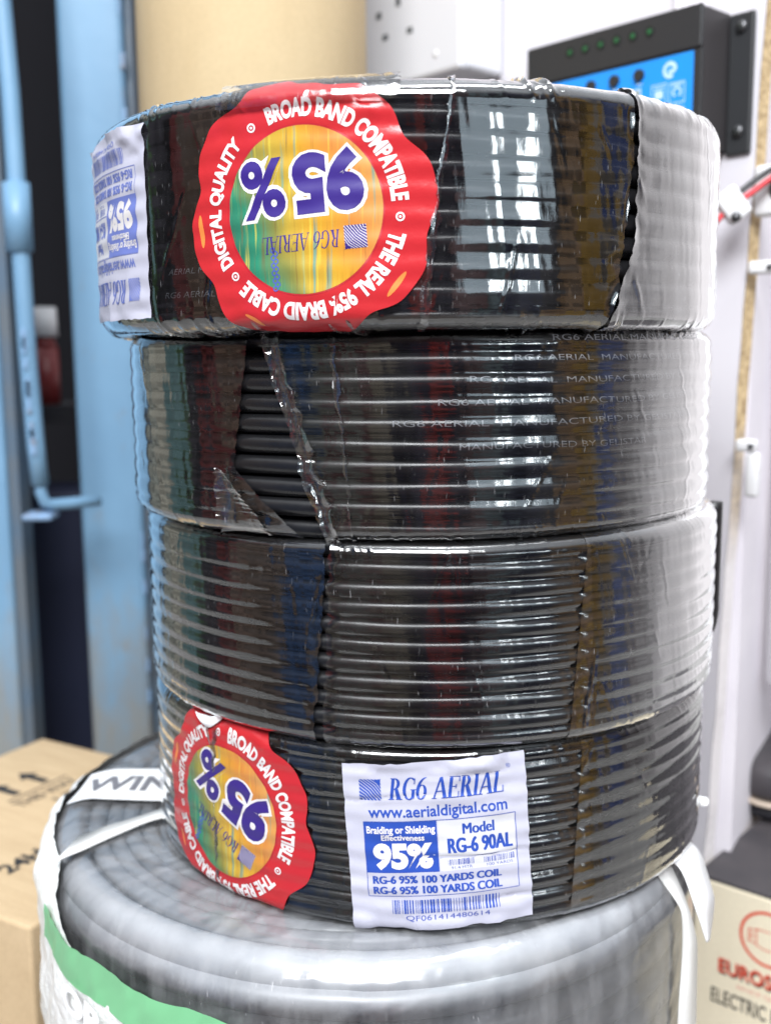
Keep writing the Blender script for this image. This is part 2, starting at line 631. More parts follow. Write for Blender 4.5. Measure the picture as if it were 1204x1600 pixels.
def vnoise(x, y, seed=0):
    """smooth value noise in numpy, -1..1"""
    x = np.asarray(x, float)
    y = np.asarray(y, float)
    xi, yi = np.floor(x).astype(np.int64), np.floor(y).astype(np.int64)
    fx, fy = x - xi, y - yi
    fx, fy = fx * fx * (3 - 2 * fx), fy * fy * (3 - 2 * fy)

    def h(a, b):
        n = (a * 374761393 + b * 668265263 + seed * 974711) & 0x7fffffff
        n = ((n ^ (n >> 13)) * 1274126177) & 0x7fffffff
        return ((n ^ (n >> 16)) & 0xffff) / 32767.5 - 1
    a = h(xi, yi) * (1 - fx) + h(xi + 1, yi) * fx
    b = h(xi, yi + 1) * (1 - fx) + h(xi + 1, yi + 1) * fx
    return a * (1 - fy) + b * fy


# ------------------------------------------------------------------ lettering: flat shapes (x, y) built once and laid onto a surface
_text_cache = {}


def text_shape(s, bold=0.0, shear=0.0):
    key = (s, bold, shear)
    if key not in _text_cache:
        cu = bpy.data.curves.new('lettering', 'FONT')
        cu.body = s
        cu.size = 1.0
        cu.offset = bold
        cu.shear = shear
        cu.resolution_u = 4
        o = bpy.data.objects.new('lettering', cu)
        COL.objects.link(o)
        dg = bpy.context.evaluated_depsgraph_get()
        me = bpy.data.meshes.new_from_object(o.evaluated_get(dg))
        v = np.array([(p.co.x, p.co.y) for p in me.vertices]).reshape(-1, 2)
        f = [tuple(p.vertices) for p in me.polygons]
        bpy.data.objects.remove(o)
        bpy.data.curves.remove(cu)
        bpy.data.meshes.remove(me)
        _text_cache[key] = (v, f)
    v, f = _text_cache[key]
    return v.copy(), list(f)


def text_in(s, x0, x1, y0, y1, bold=0.0, shear=0.0):
    """text stretched to fill a box (cap height fills y0..y1)"""
    v, f = text_shape(s, bold, shear)
    a, b = v.min(0), v.max(0)
    a[1] = min(a[1], 0) if not any(c in 'gpqyj,' for c in s) else 0
    if any(c in 'gpqyj' for c in s):
        b[1] = max(b[1], .70)
    v = (v - a) / (b - a)
    return np.stack([x0 + v[:, 0] * (x1 - x0), y0 + v[:, 1] * (y1 - y0)], 1), f


def strike(s, x0, x1, y0, y1, key, layer, w=.0003, bold=.010):
    """heavy lettering: the same word printed three times, each a hair aside"""
    return [(text_in(s, x0 + k * w, x1 + k * w, y0, y1, bold), key, layer + .25 * i) for i, k in enumerate((-1, 0, 1))]


def text_arc(s, r0, r1, a0, a1, bold=0.0):
    """text bent clockwise along a ring: starts at angle a0 (deg), ends at a1, tops outward"""
    v, f = text_in(s, 0, 1, 0, 1, bold)
    v, f = slice_shape((v, f), 1.0 / (6 * max(2, len(s))), 9)
    a = np.radians(a0 + (a1 - a0) * v[:, 0])
    r = r0 + (r1 - r0) * v[:, 1]
    return np.stack([r * np.cos(a), r * np.sin(a)], 1), f


def rect(x0, x1, y0, y1):
    return np.array([(x0, y0), (x1, y0), (x1, y1), (x0, y1)], float), [(0, 1, 2, 3)]


def poly(pts):
    return np.array(pts, float), [tuple(range(len(pts)))]


def disc(cx, cy, r, n=64, ry=None):
    a = np.linspace(0, 2 * PI, n, endpoint=False)
    return np.stack([cx + r * np.cos(a), cy + (ry or r) * np.sin(a)], 1), [tuple(range(n))]


def ring(cx, cy, rx, ry, ix, iy, a0, a1, n=28):
    a = np.radians(np.linspace(a0, a1, n))
    o = np.stack([cx + rx * np.cos(a), cy + ry * np.sin(a)], 1)
    i = np.stack([cx + ix * np.cos(a), cy + iy * np.sin(a)], 1)
    return np.concatenate([o, i]), [(k, k + 1, n + k + 1, n + k) for k in range(n - 1)]


def slice_shape(shape, dx, dy):
    v, f = shape
    bm = bmesh.new()
    vs = [bm.verts.new((p[0], p[1], 0)) for p in v]
    for q in f:
        try:
            bm.faces.new([vs[i] for i in q])
        except ValueError:
            pass
    bmesh.ops.triangulate(bm, faces=[q for q in bm.faces if len(q.verts) > 4])
    a, b = v.min(0), v.max(0)
    for ax, d in ((0, dx), (1, dy)):
        for k in range(int(math.floor(a[ax] / d)) + 1, int(math.ceil(b[ax] / d))):
            co, no = [0, 0, 0], [0, 0, 0]
            co[ax] = k * d
            no[ax] = 1
            bmesh.ops.bisect_plane(bm, geom=bm.verts[:] + bm.edges[:] + bm.faces[:], plane_co=co, plane_no=no, dist=1e-8)
    bm.verts.index_update()
    V = np.array([(p.co.x, p.co.y) for p in bm.verts])
    Fc = [tuple(p.index for p in q.verts) for q in bm.faces]
    bm.free()
    return V, Fc


def xf(shape, dx=0, dy=0, rot=0, sc=1.0):
    v, f = shape
    c, s = math.cos(R(rot)), math.sin(R(rot))
    v = v * sc
    return np.stack([v[:, 0] * c - v[:, 1] * s + dx, v[:, 0] * s + v[:, 1] * c + dy], 1), f


def lay(name, shapes, mats, mapf, parent, dx=.0035, dy=.0011, step=5.5e-5, smooth=True):
    """shapes: [(shape, material key, layer)] laid onto a surface by mapf(u, v, lift) -> Nx3"""
    keys = []
    V, Fc, mi, UV, o = [], [], [], [], 0
    for sh, k, layer in shapes:
        if k not in keys:
            keys.append(k)
        v, f = slice_shape(sh, dx, dy) if dx else sh
        if len(v) == 0:
            continue
        V.append(mapf(v[:, 0], v[:, 1], layer * step))
        UV.append(v)
        # keep faces turned outward (counter-clockwise in the flat)
        for q in f:
            p = v[list(q)]
            ar = np.sum(p[:, 0] * np.roll(p[:, 1], -1) - np.roll(p[:, 0], -1) * p[:, 1])
            q2 = q if ar > 0 else q[::-1]
            Fc.append(tuple(i + o for i in q2))
            mi.append(keys.index(k))
        o += len(v)
    return link(name, np.concatenate(V), Fc, [G[k] for k in keys], parent, mi, smooth, np.concatenate(UV))


# serif italic capitals for the label's heading (unit height)
def serif_glyph(c):
    T = .15
    st = lambda x: [poly([(x, .03), (x + T, .03), (x + T, .97), (x, .97)]), rect(x - .08, x + T + .08, 0, .03), rect(x - .08, x + T + .08, .97, 1)]
    if c == 'R':
        return st(.10) + [ring(.27, .73, .34, .27, .20, .235, -92, 92), poly([(.36, .48), (.52, .50), (.78, .0), (.56, .0)]), rect(.50, .86, -.002, .03)], .86
    if c == 'G':
        return [ring(.46, .5, .44, .52, .29, .475, 52, 308), poly([(.62, .02), (.76, .06), (.76, .42), (.62, .42)]), rect(.52, .86, .42, .45), poly([(.70, .68), (.73, .68), (.73, .98), (.70, .95)])], .88
    if c == '6':
        return [ring(.34, .32, .32, .33, .18, .295, 0, 360, 40), ring(.62, .34, .60, .66, .45, .64, 95, 178)], .72
    if c == 'E':
        return st(.10) + [rect(.25, .72, .965, .998), rect(.25, .74, .002, .035), rect(.25, .54, .49, .52), rect(.69, .72, .76, .965), rect(.71, .74, .035, .26), rect(.51, .54, .40, .62)], .80
    if c == 'I':
        return st(.10), .36
    if c == 'L':
        return st(.10) + [rect(.25, .70, .002, .035), rect(.67, .70, .035, .28)], .74
    if c == 'A':
        return [poly([(.42, 1.0), (.54, 1.0), (.90, .03), (.72, .03)]), poly([(.42, .98), (.46, .92), (.15, .03), (.10, .03)]), rect(.24, .70, .31, .345), rect(.0, .26, 0, .03), rect(.62, .99, 0, .03)], .96
    return [], .35


def serif_text(s, x0, x1, y0, y1, slant=.22):
    parts, x = [], 0.0
    for c in s:
        g, w = serif_glyph(c)
        for k, (v, f) in enumerate(g):
            parts.append((np.stack([v[:, 0] + x + slant * v[:, 1], v[:, 1]], 1), f, k))
        x += w
    tot = x + slant
    return [((np.stack([x0 + v[:, 0] / tot * (x1 - x0), y0 + v[:, 1] * (y1 - y0)], 1), f), k) for v, f, k in parts]


def barcode(x0, x1, y0, y1, n, seed):
    rr = random.Random(seed)
    out, x = [], 0.0
    ws = [(rr.choice((1, 1, 1, 2, 2, 3)), rr.choice((1, 1, 2, 2, 3))) for _ in range(n)]
    tot = sum(a + b for a, b in ws)
    for a, b in ws:
        out.append(rect(x0 + x / tot * (x1 - x0), x0 + (x + a) / tot * (x1 - x0), y0, y1))
        x += a + b
    return merge2(out)


def merge2(shapes):
    V, Fc, o = [], [], 0
    for v, f in shapes:
        V.append(v)
        Fc += [tuple(i + o for i in q) for q in f]
        o += len(v)
    return np.concatenate(V), Fc


def logo_square(x0, y0, s, stripes=9):
    """hatched square emblem: slanted blue bars"""
    out = []
    for k in range(stripes * 2):
        c = (k + .5) / stripes * s            # bars along x + y' = c (slanting down to the right)
        w = s / stripes * .33
        pts = []
        for cc in (c - w, c + w):
            cc = min(max(cc, 0), 2 * s)
            a = (max(0, cc - s), min(s, cc))
            b = (min(s, cc), max(0, cc - s))
            pts.append((a, b))
        (a0, b0), (a1, b1) = pts
        q = [a0, b0, b1, a1]
        # wavy bars: nudge the middle
        m0 = ((a0[0] + b0[0]) / 2 + s * .05, (a0[1] + b0[1]) / 2 + s * .05)
        m1 = ((a1[0] + b1[0]) / 2 + s * .05, (a1[1] + b1[1]) / 2 + s * .05)
        q = [a0, m0, b0, b1, m1, a1]
        # remove duplicates
        qq = [p for i, p in enumerate(q) if i == 0 or (abs(p[0] - q[i - 1][0]) + abs(p[1] - q[i - 1][1])) > 1e-7]
        if len(qq) >= 3:
            out.append(poly([(x0 + p[0], y0 + p[1]) for p in qq]))
    return merge2(out)


# ------------------------------------------------------------------ black coils
COILS = [dict(c=(.0110, -.0102), zb=.0134, zt=.0900, R=.1424, n=10),
         dict(c=(.0170, .0018), zb=-.0692, zt=.0024, R=.1396, n=10),
         dict(c=(.0222, .0021), zb=-.1533, zt=-.0749, R=.1395, n=11),
         dict(c=(.0209, .0063), zb=-.2314, zt=-.1575, R=.1385, n=10)]
for k, c in enumerate(COILS):
    c['seed'] = 12 + 9 * k
    # the wound height: neighbours rest on each other
    lo = COILS[k + 1]['zt'] if k < 3 else c['zb'] - .0035
    hi = COILS[k - 1]['zb'] if k > 0 else c['zt'] + .004
    c['bot'] = (c['zb'] + (lo if k == 3 else (lo + c['zb']) / 2)) / 2 if k == 3 else (lo + c['zb']) / 2
    if k == 3:
        c['bot'] = c['zb'] - .0035
    c['top'] = (hi + c['zt']) / 2 if k > 0 else c['zt'] + .004
    c['zm'] = (c['zb'] + c['zt']) / 2
    c['pitch'] = (c['top'] - c['bot']) / c['n']


def prof(c, s):
    """the wrapped outline of a coil: s = distance along the outline from mid-height -> dr, z(rel mid), normal r, z"""
    s = np.asarray(s, float)
    sg = np.sign(s)
    a = np.abs(s)
    up_h = c['top'] - c['zm']
    dn_h = c['zm'] - c['bot']
    H = np.where(sg >= 0, up_h, dn_h)
    rc = c['pitch'] * .92
    hs = H - rc
    th = np.clip((a - hs) / rc, 0, PI / 2)
    fl = np.maximum(0, a - hs - rc * PI / 2)
    dr = np.where(a < hs, 0, -rc * (1 - np.cos(th))) - fl
    z = sg * np.where(a < hs, a, hs + rc * np.sin(th))
    return dr, z, np.cos(th), sg * np.sin(th)


def wrap(c, seedpaper=0, az0=0.0, s0=0.0, base=.0008, ridge=.00016, crumple=.00014, folds=()):
    """map from flat sticker coordinates (m) to the outside of a coil"""
    def f(u, v, lift):
        azr = R(az0) + u / c['R']
        s = s0 + v
        dr, z, nr, nz = prof(c, s)
        d = base + lift + ridge * np.cos(2 * PI * (z + c['zm'] - c['bot']) / c['pitch'] + PI) + np.maximum(-.00035, crumple * (1 + 4 * np.clip((np.abs(v) - .030) / .012, 0, 1) + 7 * np.clip((v - .024) / .008, 0, 1) * (.5 + .5 * vnoise(u * 60 + v * 40, v * 0 + 1, 4))) * vnoise(u * 130 + 7, v * 210 + 3, seedpaper))
        for v0, sl, u0, u1, dep in folds:
            q = v - v0 - sl * u + .0007 * vnoise(u * 150, u * 0 + 5, 8)
            d = d - dep * np.exp(-(q / .0007) ** 2) * np.clip((u - u0) / .006, 0, 1) * np.clip((u1 - u) / .006, 0, 1)
        rr = c['R'] + dr + nr * d
        zz = z + nz * d
        return np.stack([rr * np.sin(azr), -rr * np.cos(azr), zz + c['zm'] - c['bot']], 1)
    return f


def row_z(c, k, azr):
    """height of turn k at azimuth azr: the turns lie a little unevenly"""
    q = np.mod(azr - PI, 2 * PI)
    w = np.clip(np.minimum(q, 2 * PI - q) / .5, 0, 1)
    return c['pitch'] * (k + .5) + w * (.0008 * vnoise(q * 1.7 + k * 3.1, k * 5.3 + 0 * q, c['seed']) + .0003 * vnoise(q * 5 + k * 1.7, k * 2.3 + 0 * q, c['seed'] + 40))


def cable_mesh(c, seed):
    p = c['pitch']
    r = p * .475
    n = c['n']
    rng = np.random.default_rng(seed)
    parts = []
    steps = 132
    # outer winding, a true helix except for flat ends
    N = n * steps
    t = np.arange(N + 1) / steps
    ang = t * 2 * PI
    row = np.clip(t - .5, 0, n - 1)
    # each turn lies nearly flat and crosses over at the back
    k = np.floor(t)
    fr = t - k
    cross = np.clip((fr - .90) / .10, 0, 1)
    cross = cross * cross * (3 - 2 * cross)
    row = np.clip(k + cross, 0, n - 1)
    sx = np.cos(ang)
    zz = row_z(c, np.minimum(k, n - 1), ang + PI) + p * (row - np.minimum(k, n - 1))
    rad = c['R'] - r - .0004 + .00035 * vnoise(ang * 2.1 + 11, k * 7.7, seed + 5)
    rad = np.where((row < .5), rad - .0030, rad)
    rad = np.where((row > n - 1.5), rad - .0026, rad)
    a0 = ang + PI            # the cross-over falls at the back
    parts.append(tube(np.stack([rad * np.sin(a0), -rad * np.cos(a0), zz], 1), r, 16))
    # turns seen on the top and the bottom of the roll
    for side in (0, n - 1):
        for j in range(1, 7):
            rr = c['R'] - r - .0004 - j * p * .97
            a = np.linspace(0, 2 * PI, 90, endpoint=False)
            zo = p * (side + .5) + .0004 * vnoise(a * 2, a * 0 + j, seed + 9 + side)
            parts.append(tube(np.stack([rr * np.sin(a), -rr * np.cos(a), zo], 1), r, 10, closed=True))
    # inner layers as one dark body behind the outer turns
    a = np.linspace(0, 2 * PI, 90, endpoint=False)
    Ro, Ri, h0, h1 = c['R'] - p * .95, c['R'] - p * 7.2, p * .5, p * (n - .5)
    ringv = lambda rr, z: np.stack([rr * np.sin(a), -rr * np.cos(a), 0 * a + z], 1)
    V = np.concatenate([ringv(Ro, h0), ringv(Ro, h1), ringv(Ri, h1), ringv(Ri, h0)])
    Fc = []
    for q in range(4):
        for i in range(90):
            j = (i + 1) % 90
            q2 = (q + 1) % 4
            Fc.append((q * 90 + i, q * 90 + j, q2 * 90 + j, q2 * 90 + i))
    parts.append((V, Fc))
    return merge(parts)


def film_sheet(c, name, parent, azl, azr, sag=.00012, seed=0, mat='film', hug=0.0, base=.00025, s_in=.012, edge=.0011, bulge=0.0, srange=None, crump_l=True, crump_r=True, pucker=.0010, nv=96, creases=1.0):
    """one layer of film; azl / azr: edge azimuth (deg) as function of t (0 top .. 1 bottom)"""
    up_h, dn_h = c['top'] - c['zm'], c['zm'] - c['bot']
    s_hi, s_lo = (up_h + s_in, -(dn_h + s_in)) if srange is None else srange
    t = np.linspace(0, 1, nv)
    s = s_hi + (s_lo - s_hi) * t
    tt = np.clip((up_h - s) / (up_h + dn_h), 0, 1)
    L = np.array([azl(x) for x in tt])
    Rr = np.array([azr(x) for x in tt])
    # ragged edges
    L = L + (.35 * vnoise(t * 26, t * 0, seed) + .2 * vnoise(t * 70, t * 0 + 4, seed)) * (1 if crump_l else 0)
    Rr = Rr + (.35 * vnoise(t * 24, t * 0 + 9, seed) + .2 * vnoise(t * 66, t * 0 + 2, seed)) * (1 if crump_r else 0)
    width = (Rr - L).max() * PI / 180 * c['R']
    nu = int(max(12, min(620, width / .00075)))
    u = np.linspace(0, 1, nu)
    AZ = L[:, None] + (Rr - L)[:, None] * u[None]
    S = np.repeat(s[:, None], nu, 1)
    arc = np.radians(AZ) * c['R']
    dr, z, nr, nz = prof(c, S)
    zr = z + c['zm'] - c['bot']
    up_f = np.clip((S - (up_h - .007)) / .007, 0, 1)
    dn_f = np.clip((-S - (dn_h - .007)) / .007, 0, 1)
    rim = np.maximum(up_f, dn_f)
    eL = np.exp(-np.maximum(0, (AZ - L[:, None])) * PI / 180 * c['R'] / .004) * crump_l
    eR = np.exp(-np.maximum(0, (Rr[:, None] - AZ)) * PI / 180 * c['R'] / .004) * crump_r
    ed = np.maximum(eL, eR)
    sagm = sag * (.55 + .45 * vnoise(arc * 24, S * 9, seed + 2))
    d = base + bulge
    fade = np.clip(np.minimum((AZ - L[:, None]), (Rr[:, None] - AZ)) * PI / 180 * c['R'] / .005, 0, 1)
    d = d - sagm * (.5 + .5 * np.cos(2 * PI * zr / c['pitch'])) * (1 - .6 * rim)
    if hug:
        rcab = c['pitch'] * .5
        kk = np.clip(np.floor(zr / c['pitch']), 0, c['n'] - 1)
        azq = np.radians(AZ)
        xx = np.minimum(np.abs(zr - row_z(c, kk, azq)), np.minimum(np.abs(zr - row_z(c, np.maximum(kk - 1, 0), azq)), np.abs(zr - row_z(c, np.minimum(kk + 1, c['n'] - 1), azq))))
        hm = hug * fade * np.clip(.8 + .5 * vnoise(arc * 20, S * 16, seed + 12), .25, 1)
        d = d - hm * (rcab - np.sqrt(rcab ** 2 - np.minimum(xx, .86 * rcab) ** 2)) * (1 - rim)
    d = d + .00010 * vnoise(arc * 95 + S * 12, S * 22, seed + 3) + .00005 * vnoise(arc * 420 + S * 60, S * 60, seed + 4)
    fib = vnoise(arc * 640 + S * 210, S * 35, seed + 6)
    d = d + pucker * rim * (np.maximum(0, fib) ** 1.5 * np.clip(.25 + vnoise(arc * 45, S * 0, seed + 8), 0, 1))
    rq = random.Random(seed * 31 + 5)
    span = float((Rr - L).max())
    for _ in range(int(span * .16 * creases)):
        a0 = rq.uniform(float(L.min()), float(Rr.max())) * PI / 180 * c['R']
        s0 = rq.uniform(-.03, .03)
        if rq.random() < .5:
            s0 = rq.choice((-1, 1)) * rq.uniform(.026, .036)
        sl, ln = rq.uniform(-.55, .55), rq.uniform(.004, .016)
        wd, ht = rq.uniform(.0004, .0009), rq.uniform(.00008, .00032) * rq.choice((1, 1, 1, -.5))
        q = (arc - a0 - sl * (S - s0)) + .0006 * vnoise(S * 160, S * 0 + _, seed)
        d = d + ht * np.exp(-(q / wd) ** 2) * np.exp(-((S - s0) / ln) ** 4)
    d = d + edge * ed * (.5 + .8 * np.abs(vnoise(arc * 150, S * 95, seed + 7)))
    rr = c['R'] + dr + nr * d
    zz = zr + nz * d
    a = np.radians(AZ)
    V = np.stack([rr * np.sin(a), -rr * np.cos(a), zz], -1).reshape(-1, 3)
    i, j = np.meshgrid(np.arange(nv - 1), np.arange(nu - 1), indexing='ij')
    Fc = np.stack([i * nu + j, (i + 1) * nu + j, (i + 1) * nu + j + 1, i * nu + j + 1], -1).reshape(-1, 4)
    uv = np.stack([arc, S], -1).reshape(-1, 2)
    return link(name, V, Fc.tolist(), G[mat], parent, uv=uv)


def label_shapes(w, h, rot=0):
    """the blue-on-white paper label, centred; u right, v up"""
    U = lambda x: (x - .5) * w
    Vv = lambda y: (.5 - y) * h
    S = []
    n = 26
    edge = []
    for (xa, ya), (xb, yb) in (((0, 1), (1, 1)), ((1, 1), (1, 0)), ((1, 0), (0, 0)), ((0, 0), (0, 1))):
        for k in range(n):
            q = k / n
            edge.append((U(xa + (xb - xa) * q) + .00018 * math.sin(k * k * .37 + xa * 5), Vv(ya + (yb - ya) * q) + .00018 * math.sin(k * k * .23 + ya * 3)))
    S.append((poly(edge), 'paper', 0))
    # emblem and heading
    S.append((logo_square(U(.09), Vv(.215), .125 * w * .95, 6), 'ink_blue', 2))
    for sh, k in serif_text('RG6 AERIAL', U(.245), U(.885), Vv(.212), Vv(.085)):
        S.append((sh, 'ink_blue', 1.4 + .25 * k))
        S.append((xf(sh, .00035, 0), 'ink_blue', 3.4 + .25 * k))
    S.append((text_in('®', U(.885), U(.915), Vv(.075), Vv(.05)), 'ink_blue', 2))
    S.append((text_in('www.aerialdigital.com', U(.13), U(.885), Vv(.318), Vv(.252), .02), 'ink_blue', 2))
    # framed box
    x0, x1, y0, y1 = .10, .925, .345, .80
    lw = .0035
    for a in (rect(U(x0), U(x1), Vv(y0) - lw * h * .5, Vv(y0) + lw * h * .5), rect(U(x0), U(x1), Vv(y1) - lw * h * .5, Vv(y1) + lw * h * .5),
              rect(U(x0) - lw * w, U(x0), Vv(y1), Vv(y0)), rect(U(x1), U(x1) + lw * w, Vv(y1), Vv(y0))):
        S.append((a, 'ink_blue', 2))
    S.append((rect(U(.502), U(x1 - .006), Vv(.572), Vv(.352)), 'paper_white', 1))
    S.append((rect(U(.502), U(x1 - .006), Vv(.655), Vv(.580)), 'paper_white', 1))
    S.append((rect(U(.10), U(.495), Vv(.655), Vv(.348)), 'ink_blue', 1))
    S.append((text_in('Braiding or Shielding', U(.112), U(.485), Vv(.415), Vv(.372), .028), 'seal_white', 2))
    S.append((text_in('Effectiveness', U(.19), U(.425), Vv(.462), Vv(.424), .028), 'seal_white', 2))
    S.append((text_in('95%', U(.14), U(.465), Vv(.638), Vv(.478), .055), 'seal_white', 2))
    S += strike('Model', U(.635), U(.805), Vv(.440), Vv(.376), 'ink_blue', 2, .00022, 0.0)
    S += strike('RG-6 90AL', U(.55), U(.90), Vv(.550), Vv(.460), 'ink_blue', 2, .00026)
    S.append((rect(U(.502), U(x1), Vv(.5785), Vv(.5745)), 'ink_blue', 1.5))
    S.append((barcode(U(.545), U(.69), Vv(.625), Vv(.588), 20, 3), 'ink_pale', 2))
    S.append((barcode(U(.74), U(.915), Vv(.625), Vv(.588), 20, 4), 'ink_pale', 2))
    S.append((text_in('91.4 MTR', U(.56), U(.675), Vv(.648), Vv(.632)), 'ink_pale', 2))
    S.append((text_in('100 YARDS', U(.755), U(.90), Vv(.648), Vv(.632)), 'ink_pale', 2))
    S += strike('RG-6 95% 100 YARDS COIL', U(.13), U(.83), Vv(.722), Vv(.674), 'ink_blue', 2, .0002)
    S += strike('RG-6 95% 100 YARDS COIL', U(.13), U(.83), Vv(.786), Vv(.738), 'ink_blue', 2, .0002)
    S.append((barcode(U(.225), U(.82), Vv(.908), Vv(.825), 42, 8), 'ink_blue', 2))
    S.append((text_in('QF061414480614', U(.295), U(.755), Vv(.955), Vv(.920)), 'ink_pale', 2))
    return [(xf(s, rot=rot), k, l) for s, k, l in S]


def seal_outline(r0, n=220):
    pts = []
    for i in range(n):
        a = 2 * PI * i / n
        r = r0 * (.958 + .036 * math.cos(8 * (a - R(7))) + .020 * math.cos(3 * a + .6) - .012 * math.cos(16 * (a - R(7))))
        pts.append((r * math.cos(a), r * math.sin(a)))
    return pts


def seal_shapes(rot):
    """round red seal, drawn upright for someone reading the picture: the figures stand on their head"""
    S = [(poly(seal_outline(.0485)), 'seal_red', 0)]
    ri = .0290
    # golden gleams painted as flat colour on three lobes
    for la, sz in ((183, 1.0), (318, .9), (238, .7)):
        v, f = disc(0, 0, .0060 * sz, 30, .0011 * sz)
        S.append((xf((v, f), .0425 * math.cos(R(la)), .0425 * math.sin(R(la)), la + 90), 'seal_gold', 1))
    S.append((disc(0, 0, ri + .0006, 90), 'seal_edge', 1))
    S.append((disc(0, 0, ri, 90), 'holo', 2))
    for s, a0, a1 in (('DIGITAL QUALITY', 208, 130), ('BROAD BAND COMPATIBLE', 108, 0), ('THE REAL 95% BRAID CABLE', -18, -137)):
        S.append((text_arc(s, .0318, .0382, a0, a1, .045), 'seal_white', 2))
    for a in (119, -9, -145):
        c, s = .035 * math.cos(R(a)), .035 * math.sin(R(a))
        S.append((ring(c, s, .0016, .0016, .0010, .0010, 0, 360, 20), 'seal_white', 2))
        S.append((disc(c, s, .0005, 8), 'seal_white', 2))
    up = []
    up.append((text_in('95', -.0242, .0040, -.0212, .0030, .10), 'seal_white', 3))
    up.append((text_in('%', .0046, .0240, -.0205, .0024, .085), 'seal_white', 3))
    up.append((text_in('95', -.0229, .0027, -.0199, .0017, .05), 'purple', 5))
    up.append((text_in('%', .0058, .0228, -.0193, .0012, .03), 'purple', 5))
    up.append((rect(-.0225, -.0145, .0068, .0148), 'seal_white', 3))
    up.append((logo_square(-.0225, .0068, .0080, 7), 'purple', 4))
    for sh, k in serif_text('RG6 AERIAL', -.0130, .0170, .0078, .0138):
        up.append((sh, 'purple', 3.0 + .2 * k))
    S += [(xf(s, rot=180), k, l) for s, k, l in up]
    # a row of chain-like teal links printed across the hologram
    for q in range(11):
        v, f = ring(0, 0, .0011, .0011, .0006, .0006, 0, 360, 14)
        S.append((xf((v, f), -.0125 + .0009 * (q % 2), -.0125 - q * .00135), 'ink_pale', 2.5))
    return [(xf(s, rot=rot), k, l) for s, k, l in S]


def coil_root(k, label):
    c = COILS[k]
    return c, thing('cable_coil', (c['c'][0], c['c'][1], Z0 + c['bot']), label, 'cable coil', 'black cable coils in the stack')


def cable_text(c, parent, rows, s, az0s, width, frag=None):
    """printing on the jacket: follows the cable's own round surface"""
    p = c['pitch']
    r = p * .475
    V, Fc, o = [], [], 0
    for row, a0, st, wd, th0 in rows:
        sh = slice_shape(text_in(st, 0, wd, -.0011, .0011, -.004), .004, .0004)
        v, f = sh
        azr = R(a0) + v[:, 0] / c['R']
        th = th0 + v[:, 1] / r
        rad = c['R'] - r - .0004 + (r + .00030) * np.cos(th)
        zz = row_z(c, row, azr) + (r + .00030) * np.sin(th)
        V.append(np.stack([rad * np.sin(azr), -rad * np.cos(azr), zz], 1))
        Fc += [tuple(i + o for i in q) for q in f]
        o += len(v)
    return link('jacket_print', np.concatenate(V), Fc, G['cable_print'], parent)


# ---- topmost coil
c, t1 = coil_root(0, 'topmost black cable coil, big round red seal, white label at its left edge')
v, f = cable_mesh(c, 3)
link('cable', v, f, G['cable'], t1)
film_sheet(c, 'film_wrap', t1, lambda t: -190, lambda t: 34.9 - 1.2 * t - 3.4 * t ** 3, .00004, 11, 'film_flat', hug=.075, pucker=.0026)
film_sheet(c, 'film_wrap', t1, lambda t: 35.3 - 1.2 * t - 3.2 * t ** 3 + 1.1 * math.sin(PI * min(1, t * 1.05)), lambda t: 172, .00012, 12, 'film_multi', base=.0005, hug=.16, pucker=.002)
film_sheet(c, 'film_edge', t1, lambda t: 5.2 - 4.8 * t, lambda t: 6.0 - 4.4 * t, .00005, 15, 'film_flap', base=.0007, edge=.0006)
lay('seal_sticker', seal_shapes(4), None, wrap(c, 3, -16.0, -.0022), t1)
film_sheet(c, 'film_edge', t1, lambda t: -29 + 2 * t, lambda t: -2 - 1 * t, .0, 17, 'film_tight', base=.0021, edge=.0005, creases=14, srange=(.054, .034), pucker=.0016)
lab = lay('paper_label', [(a_, 'ink_lighter' if b_.startswith('ink') else b_, l_) for a_, b_, l_ in label_shapes(.0755, .0735, 180)], None, wrap(c, 5, -60.8, -.0010, base=.0010, crumple=.0003), t1)
cable_text(c, t1, [(1, -42, 'RG6 AERIAL MANUFACTURED', .07, .25), (2, -41, 'AERIAL MANUFACTURED BY', .06, .3)], '', 0, 0)

# ---- second coil
c, t2 = coil_root(1, 'second black cable coil from the top, rows of white print and torn film')
v, f = cable_mesh(c, 12)
link('cable', v, f, G['cable'], t2)
film_sheet(c, 'film_wrap', t2, lambda t: -188, lambda t: -29.8 - 5.5 * min(t, .66) + (12.5 * (t - .66) / .34 if t > .66 else 0), .00008, 21, 'film', edge=.0004, hug=.30)
film_sheet(c, 'film_wrap', t2, lambda t: -27.4 + 10.8 * t, lambda t: 173, .00010, 22, 'film_more', base=.00045, edge=.0018, hug=.42, crump_r=False)
film_sheet(c, 'film_edge', t2, lambda t: -27.2 + 10.9 * t, lambda t: -24.2 + 10.4 * t, .0, 25, 'film_flap', base=.0008, edge=.0034, creases=14)
film_sheet(c, 'film_edge', t2, lambda t: -38.0 + 2 * t, lambda t: -36.6 + 11.5 * (t - .62) / .38 if t > .62 else -36.6, .0, 26, 'film_flap', base=.0012, edge=.0026, creases=8, srange=(-.012, -.0365))
film_sheet(c, 'film_edge', t2, lambda t: -15.5 + 3 * t, lambda t: -14.9 + 3 * t, .0, 27, 'film_flap', base=.0007, edge=.0008)
GEL = 'RG6 AERIAL  MANUFACTURED BY GELISTAR'
cable_text(c, t2, [(9, 19.5, 'RG6 AERIAL MANUFACTURED', .090, .30), (8, 13.2, GEL, .128, .28), (7, 6.1, GEL, .132, .26), (6, 1.2, GEL, .132, .24),
                   (5, -5.8, GEL, .138, .22), (4, 4.5, 'MANUFACTURED BY GELISTAR', .085, .1)], '', 0, 0)

